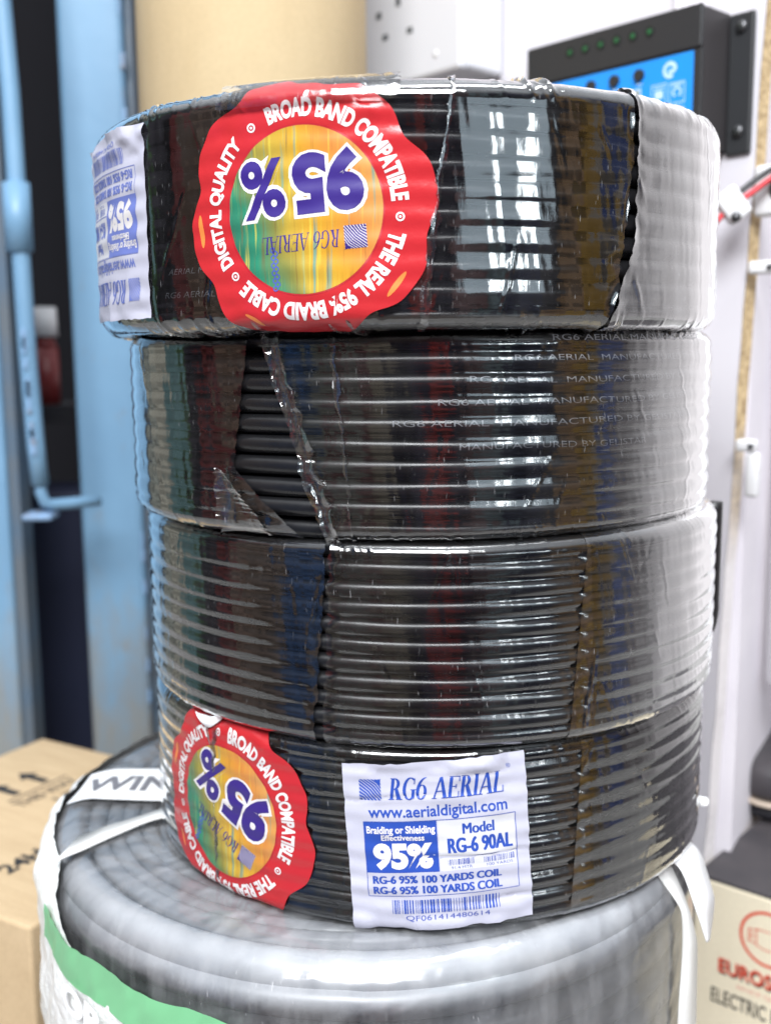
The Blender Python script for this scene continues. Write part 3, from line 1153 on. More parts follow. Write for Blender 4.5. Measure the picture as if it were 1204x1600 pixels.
# ---- third coil
c, t3 = coil_root(2, 'third black cable coil from the top, plain tightly wrapped cable with no label or seal')
v, f = cable_mesh(c, 31)
link('cable', v, f, G['cable'], t3)
film_sheet(c, 'film_wrap', t3, lambda t: -186, lambda t: -19.0 - 2.6 * t, .00008, 31, 'film', edge=.0005, hug=.35)
film_sheet(c, 'film_wrap', t3, lambda t: -18.2 - 1.8 * t, lambda t: 24.5 + 1.5 * t, .0, 32, 'film_tight', base=.0003, pucker=.0012, hug=.8, crump_r=False)
film_sheet(c, 'film_wrap', t3, lambda t: 24 - 3 * t, lambda t: 174, .00010, 33, 'film_more', base=.0006, edge=.0, hug=.3, crump_l=False, crump_r=False)
# the cable's tail lies upright along the right of the roll
zt_ = c['top'] - c['bot']
pts = [(c['R'] * 1.0 * math.sin(R(87)) + .0030, -c['R'] * math.cos(R(87)), z) for z in np.linspace(.010, zt_ - .004, 24)]
tv, tf = tube(pts, [.0048 * min(1, math.sqrt(max(.02, 1 - ((6 - i) / 6.0) ** 2))) if i < 6 else .0046 for i in range(24)], 14)
link('cable_end', tv, tf, G['cable'], t3)

# ---- lowest coil
c, t4 = coil_root(3, 'lowest black cable coil, carrying the square white paper label and a tilted red seal')
v, f = cable_mesh(c, 44)
link('cable', v, f, G['cable'], t4)
film_sheet(c, 'film_wrap', t4, lambda t: -185, lambda t: -45 + 2 * t, .00008, 41, 'film', hug=.35)
film_sheet(c, 'film_wrap', t4, lambda t: -44, lambda t: 26 + 2 * t, .0, 42, 'film_tight', base=.0003, hug=.8, crump_r=False)
film_sheet(c, 'film_wrap', t4, lambda t: 25 - 2 * t, lambda t: 175, .00014, 43, 'film', base=.0006, edge=.0, hug=.25, crump_l=False)
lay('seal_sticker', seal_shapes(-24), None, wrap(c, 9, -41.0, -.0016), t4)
lay('paper_label', label_shapes(.0735, .0700, 3.6), None, wrap(c, 11, -.3, -.0015, base=.0014, ridge=.00016, crumple=.00035, folds=((.0215, .10, -.05, .03, .0005), (-.0050, .03, -.01, .05, .0006), (-.0255, .06, -.012, .05, .0007), (.0290, .05, -.01, .03, .0005))), t4)
# a corner of the seal peels back and shows its white underside
pv, pf = [], []
m_ = wrap(c, 9, -41.0, -.0016)
for j in range(7):
    q = j / 6
    for i in range(9):
        u = -.018 + .014 * i / 8 + .002 * q
        vv = .0385 - .004 * q * math.sin(PI * i / 8) + .0016 * (i / 8)
        pv.append(m_(np.array([u]), np.array([vv]), .0012 + .0028 * math.sin(PI * q))[0])
for j in range(6):
    for i in range(8):
        pf.append((j * 9 + i, (j + 1) * 9 + i, (j + 1) * 9 + i + 1, j * 9 + i + 1))
link('peeled_corner', pv, pf, G['tag_paper'], t4)
# white shred of film at the right edge
sv = []
rr = random.Random(5)
bm = bmesh.new()
bmesh.ops.create_icosphere(bm, subdivisions=2, radius=.0029)
for q in bm.verts:
    q.co *= .6 + .6 * rr.random()
    q.co += Vector((c['R'] * math.sin(R(74)) + .002, -c['R'] * math.cos(R(74)), .0120))
link_bm('film_scrap', bm, G['tag_paper'], t4)

# ------------------------------------------------------------------ big grey coil underneath
GZ = Z0 + COILS[3]['bot']                     # its top
GR = .168
gc = dict(R=GR, top=0.0, bot=-GZ, zm=-GZ / 2, pitch=.040)
tg = thing('grey_cable_coil', (-.010, .012, 0), 'large grey cable coil under the black stack, wrapped in clear plastic with green print', 'cable coil')


def gprof(s):
    """s: distance from the shoulder: negative = inwards over the top, positive = down the side"""
    s = np.asarray(s, float)
    rc = .019
    th = np.clip(s / rc, 0, PI / 2)                    # 0 top .. 90 side
    down = np.maximum(0, s - rc * PI / 2)
    inn = np.minimum(0, s)
    return GR - rc + rc * np.sin(th) + inn, GZ - rc + rc * np.cos(th) - down, np.sin(th), np.cos(th)


parts = []
a = np.linspace(0, 2 * PI, 150, endpoint=False)
ring_list = [(GR - .0130, .0086, -.0102)] + [(GR - .0255 - k * .0086, .0043, -.0046 - .0006 * (k % 2)) for k in range(8)]
for j, (r0, rs, dz) in enumerate(ring_list):
    zz = GZ + dz + .0004 * vnoise(a * 1.3, a * 0 + j, 77)
    rj = r0 + .0006 * vnoise(a * 2, a * 0 + j, 5)
    parts.append(tube(np.stack([rj * np.sin(a), -rj * np.cos(a), zz], 1), rs, 14, closed=True))
for j in range(17):
    zz = GZ - .0190 - j * .0138 + .0008 * vnoise(a * 1.5, a * 0 + j, 78)
    parts.append(tube(np.stack([(GR - .0075) * np.sin(a), -(GR - .0075) * np.cos(a), zz], 1), .0072, 12, closed=True))
Ro, Ri, h0, h1 = GR - .012, GR - .088, .004, GZ - .010
ringv = lambda r_, z_: np.stack([r_ * np.sin(a), -r_ * np.cos(a), 0 * a + z_], 1)
V = np.concatenate([ringv(Ro, h0), ringv(Ro, h1), ringv(Ri, h1), ringv(Ri, h0)])
Fc = []
for q in range(4):
    for i in range(150):
        j = (i + 1) % 150
        q2 = (q + 1) % 4
        Fc.append((q * 150 + i, q * 150 + j, q2 * 150 + j, q2 * 150 + i))
parts.append((V, Fc))
v, f = merge(parts)
link('cable', v, f, G['grey_cable'], tg)


def gmap(az0=0.0, s0=0.0, base=.001, crump=.0006, seed=1):
    def f(u, v, lift):
        azr = R(az0) + u / GR
        r_, z_, nr, nz = gprof(s0 - v)
        d = base + lift + crump * vnoise(u * 60, v * 60, seed)
        return np.stack([(r_ + nr * d) * np.sin(azr), -(r_ + nr * d) * np.cos(azr), z_ + nz * d], 1)
    return f


def gsheet(name, mat, az0, az1, s0, s1, base, amp, seed, fr=(90, 60), parent=None, nu=None, nv=80, ragged=None):
    nu = nu or int((az1 - az0) * PI / 180 * GR / .0013)
    A, S = np.meshgrid(np.radians(np.linspace(az0, az1, nu)), np.linspace(s0, s1, nv))
    if ragged is not None:
        k = (S - s0) / (s1 - s0)
        S = ragged(np.degrees(A), k)
    r_, z_, nr, nz = gprof(S)
    arc = A * GR
    d = base + amp * (vnoise(arc * fr[0] + S * 20, S * fr[1], seed) + .5 * vnoise(arc * fr[0] * 3 + S * 80, S * fr[1] * 2, seed + 1) + .3 * np.maximum(0, vnoise(arc * 330 + S * 200, S * 70, seed + 2)))
    if name == 'plastic_wrap':
        rimm = np.exp(-((S - .006) / .014) ** 2)
        f1 = vnoise(arc * 210 + S * 150, S * 55, seed + 4)
        f2 = vnoise(arc * 95 - S * 70, S * 40 + 3, seed + 5)
        d = d + rimm * (.0007 * np.maximum(0, f1) ** 1.5 + .0008 * np.maximum(0, f2) ** 2) * np.clip(.5 + vnoise(arc * 18, S * 0, seed + 6), 0, 1)
        d = d + .00022 * np.exp(-(vnoise(arc * 46 + S * 90, S * 30, seed + 8) / .07) ** 2)
    V = np.stack([(r_ + nr * d) * np.sin(A), -(r_ + nr * d) * np.cos(A), z_ + nz * d], -1).reshape(-1, 3)
    i, j = np.meshgrid(np.arange(nv - 1), np.arange(nu - 1), indexing='ij')
    Fq = np.stack([i * nu + j, (i + 1) * nu + j, (i + 1) * nu + j + 1, i * nu + j + 1], -1).reshape(-1, 4)
    return link(name, V, Fq.tolist(), G[mat], parent or tg, uv=np.stack([arc, S], -1).reshape(-1, 2))


gsheet('plastic_wrap', 'film_soft', -180, 180, -.060, .19, .0008, .00035, 51, (20, 50), nv=150)
# printed plastic band on the left flank
gsheet('plastic_sleeve', 'bag_white', -128, -36, .020, .16, .0042, .0012, 61, (70, 50),
       ragged=lambda az, k: (.012 + .038 * np.clip((az + 62) / 26, 0, 1)) + k * .12)
gsheet('green_print', 'bag_green', -59, -16, .020, .16, .0056, .0009, 62, (60, 50),
       ragged=lambda az, k: (.0255 + .012 * np.clip((az + 70) / 64, 0, 1) + .0012 * np.sin(az * .35)) + k * (.006 + .013 * np.sin(PI * np.clip((az + 76) / 70, 0, 1))))
lay('sleeve_lettering', [(xf(text_in('OR', 0, .034, 0, .014, .05), rot=-6), 'tag_paper', 0)], None, gmap(-50, .060, .0085, .0004, 6), tg, .004, .004)
# white printed strip laid over the top at the left back
lay('printed_strip', [(rect(-.044, .050, -.021, .021), 'tag_paper', 0), (text_in('WINDS', -.040, .038, -.010, .010, .03), 'ink_grey', 3)], None,
    lambda u, v, lift: np.stack([-.115 + u * .98 + v * .05, .004 + v * 1.0 - u * .06, GZ + .0035 + lift + .0008 * vnoise(u * 60, v * 40, 3) - np.maximum(0, -(u + .030)) ** 1.4 * 1.4], 1), tg, .005, .004, step=1.5e-4)


def ribbon(name, pts, wid, mat, parent, twist=None, th=.0004):
    """a flat band along pts; wid direction given per point"""
    P = np.asarray(pts, float)
    # resample smoothly
    n = len(P)
    tq = np.linspace(0, n - 1, n * 8)
    Q = np.stack([np.interp(tq, np.arange(n), P[:, k]) for k in range(3)], 1)
    for _ in range(6):
        Q[1:-1] = (Q[:-2] + 2 * Q[1:-1] + Q[2:]) / 4
    W = np.asarray(wid, float)
    Wq = np.stack([np.interp(tq, np.arange(n), W[:, k]) for k in range(3)], 1)
    V = np.concatenate([Q - Wq / 2, Q + Wq / 2])
    m = len(Q)
    Fc = [(i, i + 1, m + i + 1, m + i) for i in range(m - 1)]
    o = link(name, V, Fc, mat, parent)
    md = o.modifiers.new('thick', 'SOLIDIFY')
    md.thickness = th
    return o


# strap over the top at the left, from under the stack out over the rim
def gp(az, s, lift=.003):
    r_, z_, nr, nz = gprof(np.array([s]))
    a_ = R(az)
    rr_ = r_[0] + nr[0] * lift
    return (rr_ * math.sin(a_), -rr_ * math.cos(a_), z_[0] + nz[0] * lift)


ribbon('strap', [gp(-76, -.062), gp(-73, -.038), gp(-68, -.018), gp(-65.5, -.004), gp(-64.5, .004), gp(-64, .009, .004)],
       [(.006, .017, 0), (.006, .017, 0), (.006, .019, .001), (.006, .022, .002), (.006, .028, 0), (.004, .030, 0)], G['strap'], tg)
# strap and paper tag hanging over the rim at the right
ribbon('strap', [gp(62, -.036, .0035), gp(59, -.014, .004), gp(57.5, .008, .005), gp(57, .028, .005), gp(59, .050, .006), gp(58.5, .075, .006), gp(59, .12, .006)],
       [(.022, .012, 0), (.020, .014, 0), (.010, .012, 0), (.004, .004, 0), (.009, .008, 0), (.011, .010, 0), (.012, .010, 0)], G['strap'], tg)
ribbon('paper_tag', [gp(66, -.028, .004), gp(65, -.006, .006), gp(64, .016, .008), gp(63, .034, .010), gp(62, .050, .012)],
       [(.020, .014, 0), (.018, .016, 0), (.014, .018, 0), (.012, .012, 0), (.002, .002, 0)], G['tag_paper'], tg)

# ------------------------------------------------------------------ the white board wall and what hangs on it
WA = R(48)
wt = Vector((-math.cos(WA), math.sin(WA), 0))        # along the board, away from its near edge
wnrm = Vector((-math.sin(WA), -math.cos(WA), 0))     # out of the board, towards the stack
W0 = Vector((.2350, .1805, 0))
LEAN = .0335                                          # the board's near edge leans a little


def wall_frame(o):
    """local x = along the board, y = out of it, z up"""
    m = Matrix((wt, wnrm, Vector((0, 0, 1)))).transposed().to_4x4()
    m.translation = o.location
    o.matrix_world = m


def wall_obj(name, s, z, label, cat, d=0.0):
    o = thing(name, W0 + wt * s + wnrm * d + Vector((LEAN * (z - .47), 0, 0)) + Vector((0, 0, z)), label, cat)
    bpy.context.view_layer.update()
    wall_frame(o)
    return o


tb = thing('board_panel', (0, 0, 0), 'white laminated chipboard panel behind the stack, raw edge showing at right', 'wall panel')
bm = bmesh.new()
TH = .013
n_s, n_z = 2, 60
H = 1.5
rows = []
rr = random.Random(9)
for k in range(n_z + 1):
    z = H * k / n_z
    off = Vector((LEAN * (z - .47), 0, 0))
    j = wt * (rr.uniform(-.0009, .0009))
    rows.append([W0 + off + j + Vector((0, 0, z)), W0 + off + wt * .66 + Vector((0, 0, z)), W0 + off + j * .5 - wnrm * TH + Vector((0, 0, z)), W0 + off + wt * .66 - wnrm * TH + Vector((0, 0, z))])
vs = [[bm.verts.new(p) for p in r_] for r_ in rows]
for k in range(n_z):
    A_, B_ = vs[k], vs[k + 1]
    bm.faces.new((A_[0], B_[0], B_[1], A_[1]))
    bm.faces.new((A_[3], B_[3], B_[2], A_[2]))
bmesh.ops.recalc_face_normals(bm, faces=bm.faces[:])
link_bm('laminate_face', bm, G['white_board'], tb)
bm = bmesh.new()
vs = [[bm.verts.new(r_[0] - wt * .0004), bm.verts.new(r_[2] - wt * .0004)] for r_ in rows]
for k in range(n_z):
    bm.faces.new((vs[k][0], vs[k][1], vs[k + 1][1], vs[k + 1][0]))
link_bm('raw_edge', bm, G['chipboard'], tb)

tp = thing('partition_wall', (0, 0, 0), 'off white partition wall running back to the right of the raw board edge', 'wall')
bm = bmesh.new()
q0 = W0 + Vector((.012, .012, 0))
q1 = q0 + Vector((.5 * .55, .866 * .55, 0))
side = Vector((-.05, .03, 0))
vs = [bm.verts.new(p) for p in (q0, q1, q1 + Vector((0, 0, H)), q0 + Vector((0, 0, H)), q0 + side, q1 + side, q1 + side + Vector((0, 0, H)), q0 + side + Vector((0, 0, H)))]
for q in ((0, 1, 2, 3), (5, 4, 7, 6), (4, 0, 3, 7), (1, 5, 6, 2), (3, 2, 6, 7)):
    bm.faces.new([vs[i] for i in q])
bmesh.ops.recalc_face_normals(bm, faces=bm.faces[:])
link_bm('plaster_face', bm, G['plaster'], tp)

# white cable trunking to the right of the edge, with clips
tk = thing('cable_trunking', (.300, .230, 0), 'white upright cable trunking at the right edge of the picture', 'trunking')
bm = bmesh.new()
bm_box(bm, -.010, .060, 0, .030, .245, 1.2, .003)
link_bm('duct', bm, G['white_plastic'], tk)
bm = bmesh.new()
bm_box(bm, -.006, .066, -.006, -.001, .330, 1.2, .002)
link_bm('duct_cover', bm, G['white_plastic'], tk)


def clip(name, loc, label, rz, w, h, d, tail=0.0):
    o = thing(name, loc, label, 'cable clip', 'white cable clips at the board edge', rz)
    bm = bmesh.new()
    bm_box(bm, -w / 2, w / 2, -d / 2, d / 2, -h / 2, h / 2, min(h, d) * .25, 0, 3)
    link_bm('clip_body', bm, G['white_plastic'], o, True)
    bm = bmesh.new()
    bm_cyl(bm, (w * .30, -d * .5 - .0012, 0), (w * .30, -d * .45, 0), h * .22, h * .26, 16)
    link_bm('nail', bm, G['steel'], o, True)
    if tail:
        bm = bmesh.new()
        bm_box(bm, -.0045, .0045, -.004, .004, -tail, -h / 2 - .0005, .0025, 0, 3)
        bmesh.ops.translate(bm, verts=bm.verts[:], vec=(w * .35, 0, 0))
        link_bm('cable_tail', bm, G['white_plastic'], o, True)
    return o


def px_at(px, py, y):
    """a spot at depth y seen in that direction from the photographer's place"""
    d = rt2 * ((px - 602) / F) - up2 * ((py - 800) / F) + fw
    k = (y + DIST) / d.y
    return Vector((0, -DIST, Z0)) + d * k


clip('cable_clip', px_at(1192, 418, .172), 'white cable clip below the wire connector, on the raw board edge', R(-35), .018, .0085, .010)
clip('cable_clip', px_at(1166, 696, .165), 'small white cable clip at the middle of the board edge, with a hanging tail', R(-35), .013, .008, .010, .034)
clip('cable_clip', px_at(1207, 298, .172), 'upper white cable clip, gripping the red and black wires', R(-35), .022, .032, .012)

# pair of wires with their white connector
tw = thing('wire_pair', px_at(1160, 330, .160), 'red and black wires joined by a white connector beside the top coil', 'wire')
base = tw.location.copy()
P = lambda x, y, d=.160: px_at(x, y, d) - base


def wire(name, pts, r_, mat):
    P_ = np.array([tuple(p) for p in pts])
    n = len(P_)
    tq = np.linspace(0, n - 1, n * 8)
    Q = np.stack([np.interp(tq, np.arange(n), P_[:, k]) for k in range(3)], 1)
    for _ in range(8):
        Q[1:-1] = (Q[:-2] + 2 * Q[1:-1] + Q[2:]) / 4
    v, f = tube(Q, r_, 12)
    return link(name, v, f, mat, tw)


wire('black_wire', [P(1148, 306), P(1170, 288), P(1192, 272), P(1225, 252)], .0019, G['black_wire'])
wire('red_wire', [P(1154, 314), P(1175, 300), P(1196, 284), P(1225, 264)], .0019, G['red_wire'])
wire('red_wire', [P(1134, 329), P(1124, 340), P(1105, 360)], .0019, G['red_wire'])
bm = bmesh.new()
bm_box(bm, -.0080, .0080, -.005, .005, -.0105, .0105, .0025, 0, 3)
bmesh.ops.rotate(bm, verts=bm.verts[:], cent=(0, 0, 0), matrix=Matrix.Rotation(R(-38), 3, 'Y'))
bmesh.ops.translate(bm, verts=bm.verts[:], vec=P(1143, 321))
link_bm('connector', bm, G['white_plastic'], tw, True)
bm = bmesh.new()
bm_cyl(bm, P(1149, 339, .154), P(1149, 339, .164), .0032, .0032, 18)
link_bm('connector_screw', bm, G['steel'], tw, True)

# ---- charge controller
tcx = wall_obj('charge_controller', 0.0, .62, 'black solar charge controller with blue front panel, mounted on the white board', 'charge controller')
tcx.location = (W0.x + .0062, W0.y, 0)
bpy.context.view_layer.update()
wall_frame(tcx)
D_ = .036
bm = bmesh.new()
bm_box(bm, .0212, .1630, .0005, D_ - .0015, .6265, .7140, .0015)
link_bm('housing', bm, G['device_side'], tcx)
bm = bmesh.new()
bm_box(bm, .0205, .1636, D_ - .003, D_, .6880, .7146, .0012)
link_bm('terminal_cover', bm, G['device_black'], tcx)
bm = bmesh.new()
bm_box(bm, .0207, .1634, D_ - .004, D_ - .0012, .6262, .6875, .0006)
link_bm('front_plate', bm, G['device_black'], tcx)
bm = bmesh.new()
bm_box(bm, .0030, .0208, .0005, .0040, .6245, .7125, .0015)
fl = link_bm('mounting_flange', bm, G['device_black'], tcx)
for zc in (.7035, .6390):
    bm = bmesh.new()
    bm_cyl(bm, (.0115, .0040, zc), (.0115, .0064, zc), .0042, .0034, 24)
    sc_ = link_bm('screw', bm, G['steel'], tcx, True)
    bm = bmesh.new()
    for a_ in (R(38), R(128)):
        dx_, dz_ = math.cos(a_) * .0027, math.sin(a_) * .0027
        bm_cyl(bm, (.0115 - dx_, .0064, zc - dz_), (.0115 + dx_, .0064, zc + dz_), .0005, .0005, 8)
    link_bm('screw_slot', bm, G['hole_dark'], sc_)
dm = lambda yy: (lambda u, v, lift: np.stack([-u, 0 * u + yy + lift, v], 1))


def dlay(name, shapes, yy, parent=tcx, step=6e-5):
    return lay(name, shapes, None, dm(yy), parent, 0, 0, step, False)


hx = np.linspace(.1243, .0592, 6)
for i_, x in enumerate(hx):
    bm = bmesh.new()
    bm_cyl(bm, (x, D_ - .0002, .7047), (x, D_ + .0004, .7047), .0036, .0036, 22)
    h_ = link_bm('terminal_hole', bm, G['hole_dark'], tcx)
    bm = bmesh.new()
    bm_cyl(bm, (x, D_ + .00042, .7047), (x, D_ + .0007, .7047), .0017, .0015, 14)
    link_bm('terminal_screw', bm, G['green'], h_)
panel = [(rect(-.150, -.0262, .632, .6868), 'device_blue', 0)]
panel.append((rect(-.114, -.0655, .6415, .6705), 'device_pale', 1))
panel.append((rect(-.113, -.0665, .6425, .6695), 'lcd', 2))
# swirl emblem
panel.append((ring(-.0435, .6782, .0052, .0052, .0032, .0030, 60, 300), 'device_pale', 1))
panel.append((ring(-.0425, .6792, .0040, .0034, .0018, .0012, -130, 110), 'device_pale', 2))
for (x, z) in ((.0515, .6640), (.0378, .6632), (.0515, .6480), (.0378, .6472)):
    panel.append((rect(-x - .0058, -x + .0058, z - .0066, z - .0060), 'device_pale', 1))
    panel.append((rect(-x - .0058, -x + .0058, z + .0060, z + .0066), 'device_pale', 1))
    panel.append((rect(-x - .0058, -x - .0053, z - .0060, z + .0060), 'device_pale', 1))
    panel.append((rect(-x + .0053, -x + .0058, z - .0060, z + .0060), 'device_pale', 1))
panel.append((rect(-.0515 - .003, -.0515 + .003, .6615, .6665), 'device_pale', 1))
panel.append((ring(-.0378, .6636, .0034, .0034, .0022, .0022, -60, 240), 'device_pale', 1))
panel.append((rect(-.0515 - .004, -.0515 + .004, .6678, .6686), 'device_pale', 1))
panel.append((rect(-.0378 - .004, -.0378 + .004, .6678, .6686), 'device_pale', 1))
for x in (.1060, .0866, .0668):
    panel.append((rect(-x - .0022, -x + .0022, .6728, .6736), 'device_pale', 1))
dlay('front_label', panel, D_ - .0010)
for x in (.1060, .0866, .0668):
    bm = bmesh.new()
    bm_cyl(bm, (x, D_ - .0010, .6790), (x, D_ + .0010, .6790), .0040, .0037, 24)
    link_bm('button', bm, G['device_black'], tcx)

# ---- socket box
ts = wall_obj('socket_box', 0.0, .60, 'white surface mounted power socket box on the board, above the stack', 'socket')
ts.location = (W0.x + .0062, W0.y, 0)
bpy.context.view_layer.update()
wall_frame(ts)
bm = bmesh.new()
bm_box(bm, .2185, .3700, .0005, .040, .7120, .8300, .003)
link_bm('back_box', bm, G['socket_plastic'], ts)
bm = bmesh.new()
bm_box(bm, .2165, .3720, .0405, .050, .7100, .8320, .003)
fp = link_bm('face_plate', bm, G['socket_plastic'], ts)
for x, z, w_, h_ in ((.2845, .7735, .0026, .0042), (.3075, .7668, .0030, .0026), (.3000, .7490, .0032, .0022), (.2715, .7485, .0032, .0022)):
    bm = bmesh.new()
    bm_box(bm, x - w_, x + w_, .0502, .0504, z - h_, z + h_)
    link_bm('socket_slot', bm, G['grey_plastic'], fp)
bm = bmesh.new()
bm_cyl(bm, (.243, .0500, .7250), (.243, .0503, .7250), .0030, .0028, 16)
link_bm('fixing_cap', bm, G['white_plastic'], fp, True)

# ------------------------------------------------------------------ tan cardboard tube
tt = thing('cardboard_tube', (-.0935, .285, 0), 'wide tan cardboard tube standing behind the top coil', 'cardboard tube')
bm = bmesh.new()
rings = []
nn = 96
for rad_, z in ((.0745, 1.3), (.0820, 1.3), (.0826, 1.298), (.0826, .0)):
    rings.append([bm.verts.new((rad_ * math.cos(2 * PI * i / nn), rad_ * math.sin(2 * PI * i / nn), z)) for i in range(nn)])
rings.append([bm.verts.new((.0745 * math.cos(2 * PI * i / nn), .0745 * math.sin(2 * PI * i / nn), 0)) for i in range(nn)])
for q in range(5):
    for i in range(nn):
        j = (i + 1) % nn
        A_, B_ = rings[q], rings[(q + 1) % 5]
        bm.faces.new((A_[i], A_[j], B_[j], B_[i]))
bmesh.ops.recalc_face_normals(bm, faces=bm.faces[:])
link_bm('tube_wall', bm, G['tube_card'], tt, True)

# ------------------------------------------------------------------ blue metal post and door at the left
tpo = thing('metal_post', (0, 0, 0), 'sky blue painted steel post to the left of the stack, chipped along its right edge', 'post')
bm = bmesh.new()
bm_box(bm, -.3010, -.2400, .5105, .600, 0, 1.5, .006, 0, 3)
link_bm('post_face', bm, G['blue_paint'], tpo)
bm = bmesh.new()
bm_box(bm, -.2398, -.2335, .5225, .600, 0, 1.5, .001)
link_bm('side_strip', bm, G['shaded_steel'], tpo)
zs = np.linspace(.15, 1.1, 60)
for k in range(len(zs) - 1):
    if rr.random() < .55:
        w_ = rr.uniform(.0008, .0030)
        bm = bmesh.new()
        bm_box(bm, -.2412 - w_ * .3, -.2412 + w_, .5095, .5104, zs[k], zs[k + 1] - .002)
        link_bm('paint_chip', bm, G['worn_paint'], tpo)

td = thing('metal_door', (0, 0, 0), 'blue metal door at the far left edge with an upright bolt rod', 'door')
bm = bmesh.new()
vs = []
bm_box(bm, -.62, -.3430, .4300, .4650, .02, 1.5, .004)
link_bm('door_leaf', bm, G['blue_paint'], td)
bm = bmesh.new()
bm_box(bm, -.3428, -.3330, .4340, .4650, .02, 1.5, .001)
link_bm('door_edge', bm, G['shaded_steel'], td)
rod = []
for z, x in ((1.2, -.327), (.90, -.320), (.72, -.3130), (.60, -.3120), (.50, -.3110), (.42, -.3085), (.385, -.3065)):
    rod.append((x, .4105, z))
v, f = tube(np.array(rod), .0077, 18)
ro = link('bolt_rod', v, f, G['blue_paint'], td)
bm = bmesh.new()
bm_cyl(bm, (-.3126, .4105, .588), (-.3128, .4105, .645), .0114, .0114, 24)
link_bm('rod_coupling', bm, G['blue_paint'], ro, True)
pts = np.array([(-.3068, .4105, .392), (-.3062, .4108, .378), (-.3040, .412, .369), (-.2990, .416, .3665), (-.285, .424, .3665), (-.262, .440, .367)])
v, f = tube(pts, .0052, 14)
link('bolt_handle', v, f, G['blue_paint'], td)
bm = bmesh.new()
bm_box(bm, -.3225, -.2960, .402, .4298, .3535, .3600, .003, 0, 3)
link_bm('rod_bracket', bm, G['worn_paint'], td)
bm = bmesh.new()
for k in range(9):
    z = .41 + .10 * rr.random()
    x = np.interp(z, [.42, .50, .60], [-.3085, -.3110, -.3120])
    bm_box(bm, x - .0015, x + .0015 + .002 * rr.random(), .4005, .4015, z, z + .008 + .01 * rr.random(), .0004)
link_bm('rust_patch', bm, G['worn_paint'], td)

# in the gap between door and post
tbt = thing('bottle', (-.3725, .660, .4450), 'small red bottle with white cap, half lost in the dark gap by the door', 'bottle')
bm = bmesh.new()
bm_cyl(bm, (0, 0, 0), (0, 0, .062), .0135, .0135, 24)
bm_cyl(bm, (0, 0, .062), (0, 0, .074), .0135, .0085, 24)
link_bm('bottle_body', bm, G['bottle_red'], tbt, True)
bm = bmesh.new()
bm_cyl(bm, (0, 0, .0745), (0, 0, .106), .0140, .0130, 24)
link_bm('cap', bm, G['white_plastic'], tbt, True)
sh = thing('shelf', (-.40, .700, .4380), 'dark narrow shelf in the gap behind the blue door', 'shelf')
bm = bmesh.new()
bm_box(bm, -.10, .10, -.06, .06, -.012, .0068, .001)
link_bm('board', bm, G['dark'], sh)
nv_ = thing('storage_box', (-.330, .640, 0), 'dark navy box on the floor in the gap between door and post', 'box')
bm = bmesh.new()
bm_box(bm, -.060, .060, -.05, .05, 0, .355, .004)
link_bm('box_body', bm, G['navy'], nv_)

# ------------------------------------------------------------------ brown carton, left
tcb = thing('cardboard_carton', (-.2996, .3569, 0), 'brown cardboard carton with black arrows printed on top, left of the grey coil', 'carton', rz=R(-30))
CZ = .170
bm = bmesh.new()
bm_box(bm, 0, .235, -.226, 0, 0, CZ, .002)
link_bm('carton_body', bm, G['kraft'], tcb)
# printing on the lid: the words run towards the back
cm = lambda u, v, lift: np.stack([.075 - v, -.075 + u, 0 * u + CZ + .0004 + lift], 1)
arrow = lambda x, y: [(poly([(x - .0035, y), (x + .0035, y), (x + .0035, y + .018), (x - .0035, y + .018)]), 'ink_black', 0),
                      (poly([(x - .0085, y + .0182), (x + .0085, y + .0182), (x, y + .031)]), 'ink_black', 0)]
shp = arrow(.008, -.002) + arrow(-.020, -.002)
shp += [(rect(-.034, .024, -.0085, -.0065), 'ink_faint', 0)]
shp += [(text_in('THIS WAY', -.036, .022, -.024, -.013, .02), 'ink_faint', 0), (text_in('UP', -.014, .008, -.042, -.031, .02), 'ink_faint', 0)]
shp += [(text_in('24H', -.112, -.078, -.098, -.084, .03), 'ink_black', 0)]
lay('carton_print', shp, None, cm, tcb, 0, 0, 1e-4, False)

# ------------------------------------------------------------------ cream carton, right
A0 = Vector((.2126, .1623, 0))
A1 = Vector((.253, .127, 0))
ang = math.atan2(A1.y - A0.y, A1.x - A0.x)
tcr = thing('heater_carton', (A0.x, A0.y, 0), 'cream carton with red lamp emblem and red lettering, dark lid, at lower right', 'carton', rz=ang)
HZ = .140
bm = bmesh.new()
bm_box(bm, .0, .34, 0, .30, 0, HZ - .0025, .0015)
link_bm('carton_body', bm, G['cream'], tcr)
bm = bmesh.new()
bm_box(bm, .0005, .34, .0005, .30, HZ - .0023, HZ, .0006)
link_bm('dark_lid', bm, G['charcoal'], tcr)
fm = lambda u, v, lift: np.stack([u, 0 * u - .0003 - lift, v], 1)
ex, ez = .0, .0
shp = [(ring(ex, ez, .0285, .0285, .0255, .0255, 0, 360, 70), 'ink_red', 0)]
for q in (rect(ex - .0200, ex - .0190, ez - .0075, ez + .0065), rect(ex - .0190, ex - .0120, ez - .0075, ez - .0065), rect(ex - .0190, ex - .0120, ez + .0055, ez + .0065),
          rect(ex - .0120, ex - .0110, ez - .0095, ez + .0085), rect(ex - .0175, ex - .0165, ez - .005, ez + .0040), rect(ex - .0165, ex - .0135, ez - .0010, ez)):
    shp.append((q, 'ink_red', 0))
shp.append((rect(ex - .0110, ex + .002, ez + .0075, ez + .0085), 'ink_red', 0))
shp.append((poly([(ex - .0110, ez - .0095), (ex - .004, ez - .0115), (ex + .004, ez - .0115), (ex + .004, ez - .0105), (ex - .004, ez - .0105), (ex - .0110, ez - .0085)]), 'ink_red', 0))
shp.append((ring(ex + .005, ez - .001, .0125, .0105, .0115, .0095, -90, 90), 'ink_red', 0))
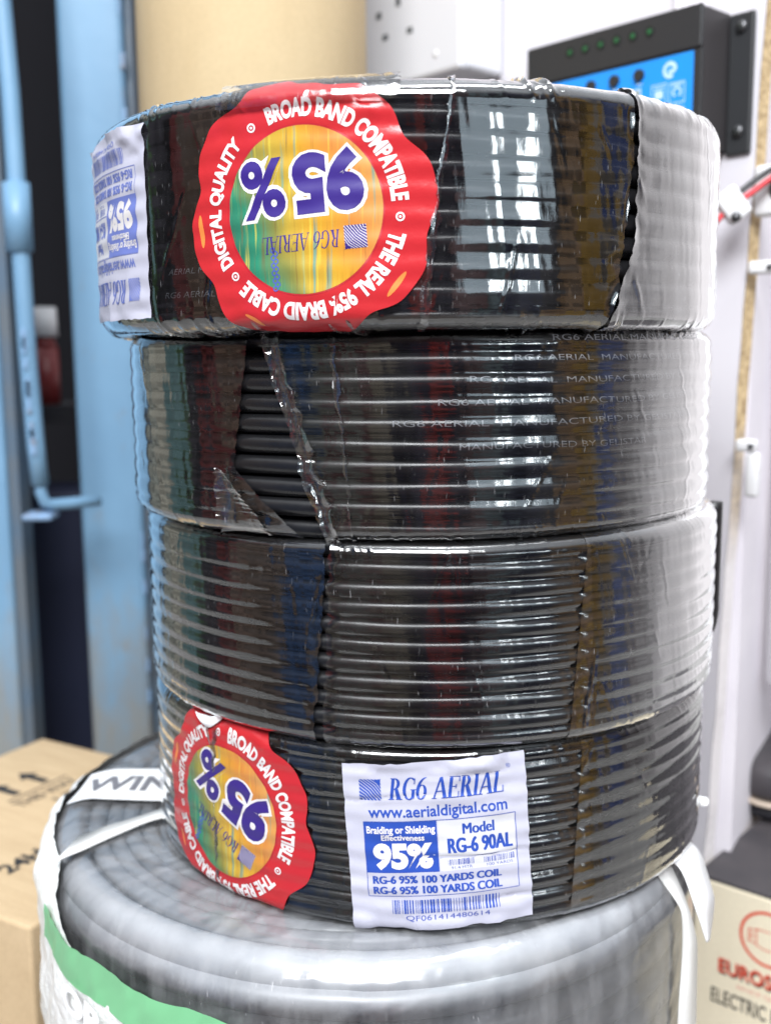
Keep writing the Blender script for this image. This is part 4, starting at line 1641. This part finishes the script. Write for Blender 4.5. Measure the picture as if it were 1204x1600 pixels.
shp = [(xf(q, .0530, .1090, 0, .69), k_, l_) for q, k_, l_ in shp]
shp.append((text_in('EUROSONIC', .0195, .0885, .0740, .0845, .018), 'ink_red', 2))
shp.append((xf(text_in('EUROSONIC', .0195, .0885, .0740, .0845, .018), .0008, -.0012), 'ink_black', 1))
shp.append((text_in('SINCE QUALITY', .0330, .0780, .0660, .0690, .0), 'ink_pink', 1))
shp.append((text_in('ELECTRIC HEATER', .0150, .0900, .0500, .0610, .012), 'ink_black', 1))
lay('carton_print', shp, None, fm, tcr, 0, 0, 6e-5, False)
bm = bmesh.new()
bm_box(bm, -.0012, .0, -.0009, .004, 0, .072, 0)
bm_box(bm, -.0009, .014, -.0009, -.0004, 0, .020, 0)
link_bm('corner_tape', bm, G['brown_tape'], tcr)

# rounded dark case lying on the carton
tr = thing('padded_case', px_at(1222, 1262, .290), 'dark grey rounded case with a pale rim lying on the cream carton lid', 'case', rz=R(-12))
tr.location.z = HZ
bm = bmesh.new()


def slab(bm, rx, ry, z0, z1, rnd, mi=0, n=60, p=3.0):
    rings = []
    for dz, ins in ((0, rnd), (rnd * .3, rnd * .3), (rnd, 0), (z1 - z0 - rnd, 0), (z1 - z0 - rnd * .3, rnd * .3), (z1 - z0, rnd)):
        r_ = []
        for i in range(n):
            a_ = 2 * PI * i / n
            c_, s_ = math.cos(a_), math.sin(a_)
            x = (rx - ins) * math.copysign(abs(c_) ** (2 / p), c_)
            y = (ry - ins) * math.copysign(abs(s_) ** (2 / p), s_)
            r_.append(bm.verts.new((x, y, z0 + dz)))
        rings.append(r_)
    for q in range(len(rings) - 1):
        for i in range(n):
            j = (i + 1) % n
            bm.faces.new((rings[q][i], rings[q][j], rings[q + 1][j], rings[q + 1][i]))
    bm.faces.new(rings[0][::-1])
    bm.faces.new(rings[-1])


slab(bm, .040, .060, .001, .014, .005)  # black slab standing for the shadow under the case
link_bm('case_shadow', bm, G['shadow_black'], tr, True)
bm = bmesh.new()
slab(bm, .0445, .0650, .0142, .0172, .0014)
link_bm('pale_rim', bm, G['pale_rim'], tr, True)
bm = bmesh.new()
slab(bm, .044, .0645, .0174, .046, .008)
link_bm('case_top', bm, G['charcoal'], tr, True)

# ------------------------------------------------------------------ floor and the dark room behind the gap
bm = bmesh.new()
bm_box(bm, -1.2, 1.1, -.40, 1.24, -.04, 0, .002)
prop(link_bm('floor', bm, G['floor']), kind='structure')
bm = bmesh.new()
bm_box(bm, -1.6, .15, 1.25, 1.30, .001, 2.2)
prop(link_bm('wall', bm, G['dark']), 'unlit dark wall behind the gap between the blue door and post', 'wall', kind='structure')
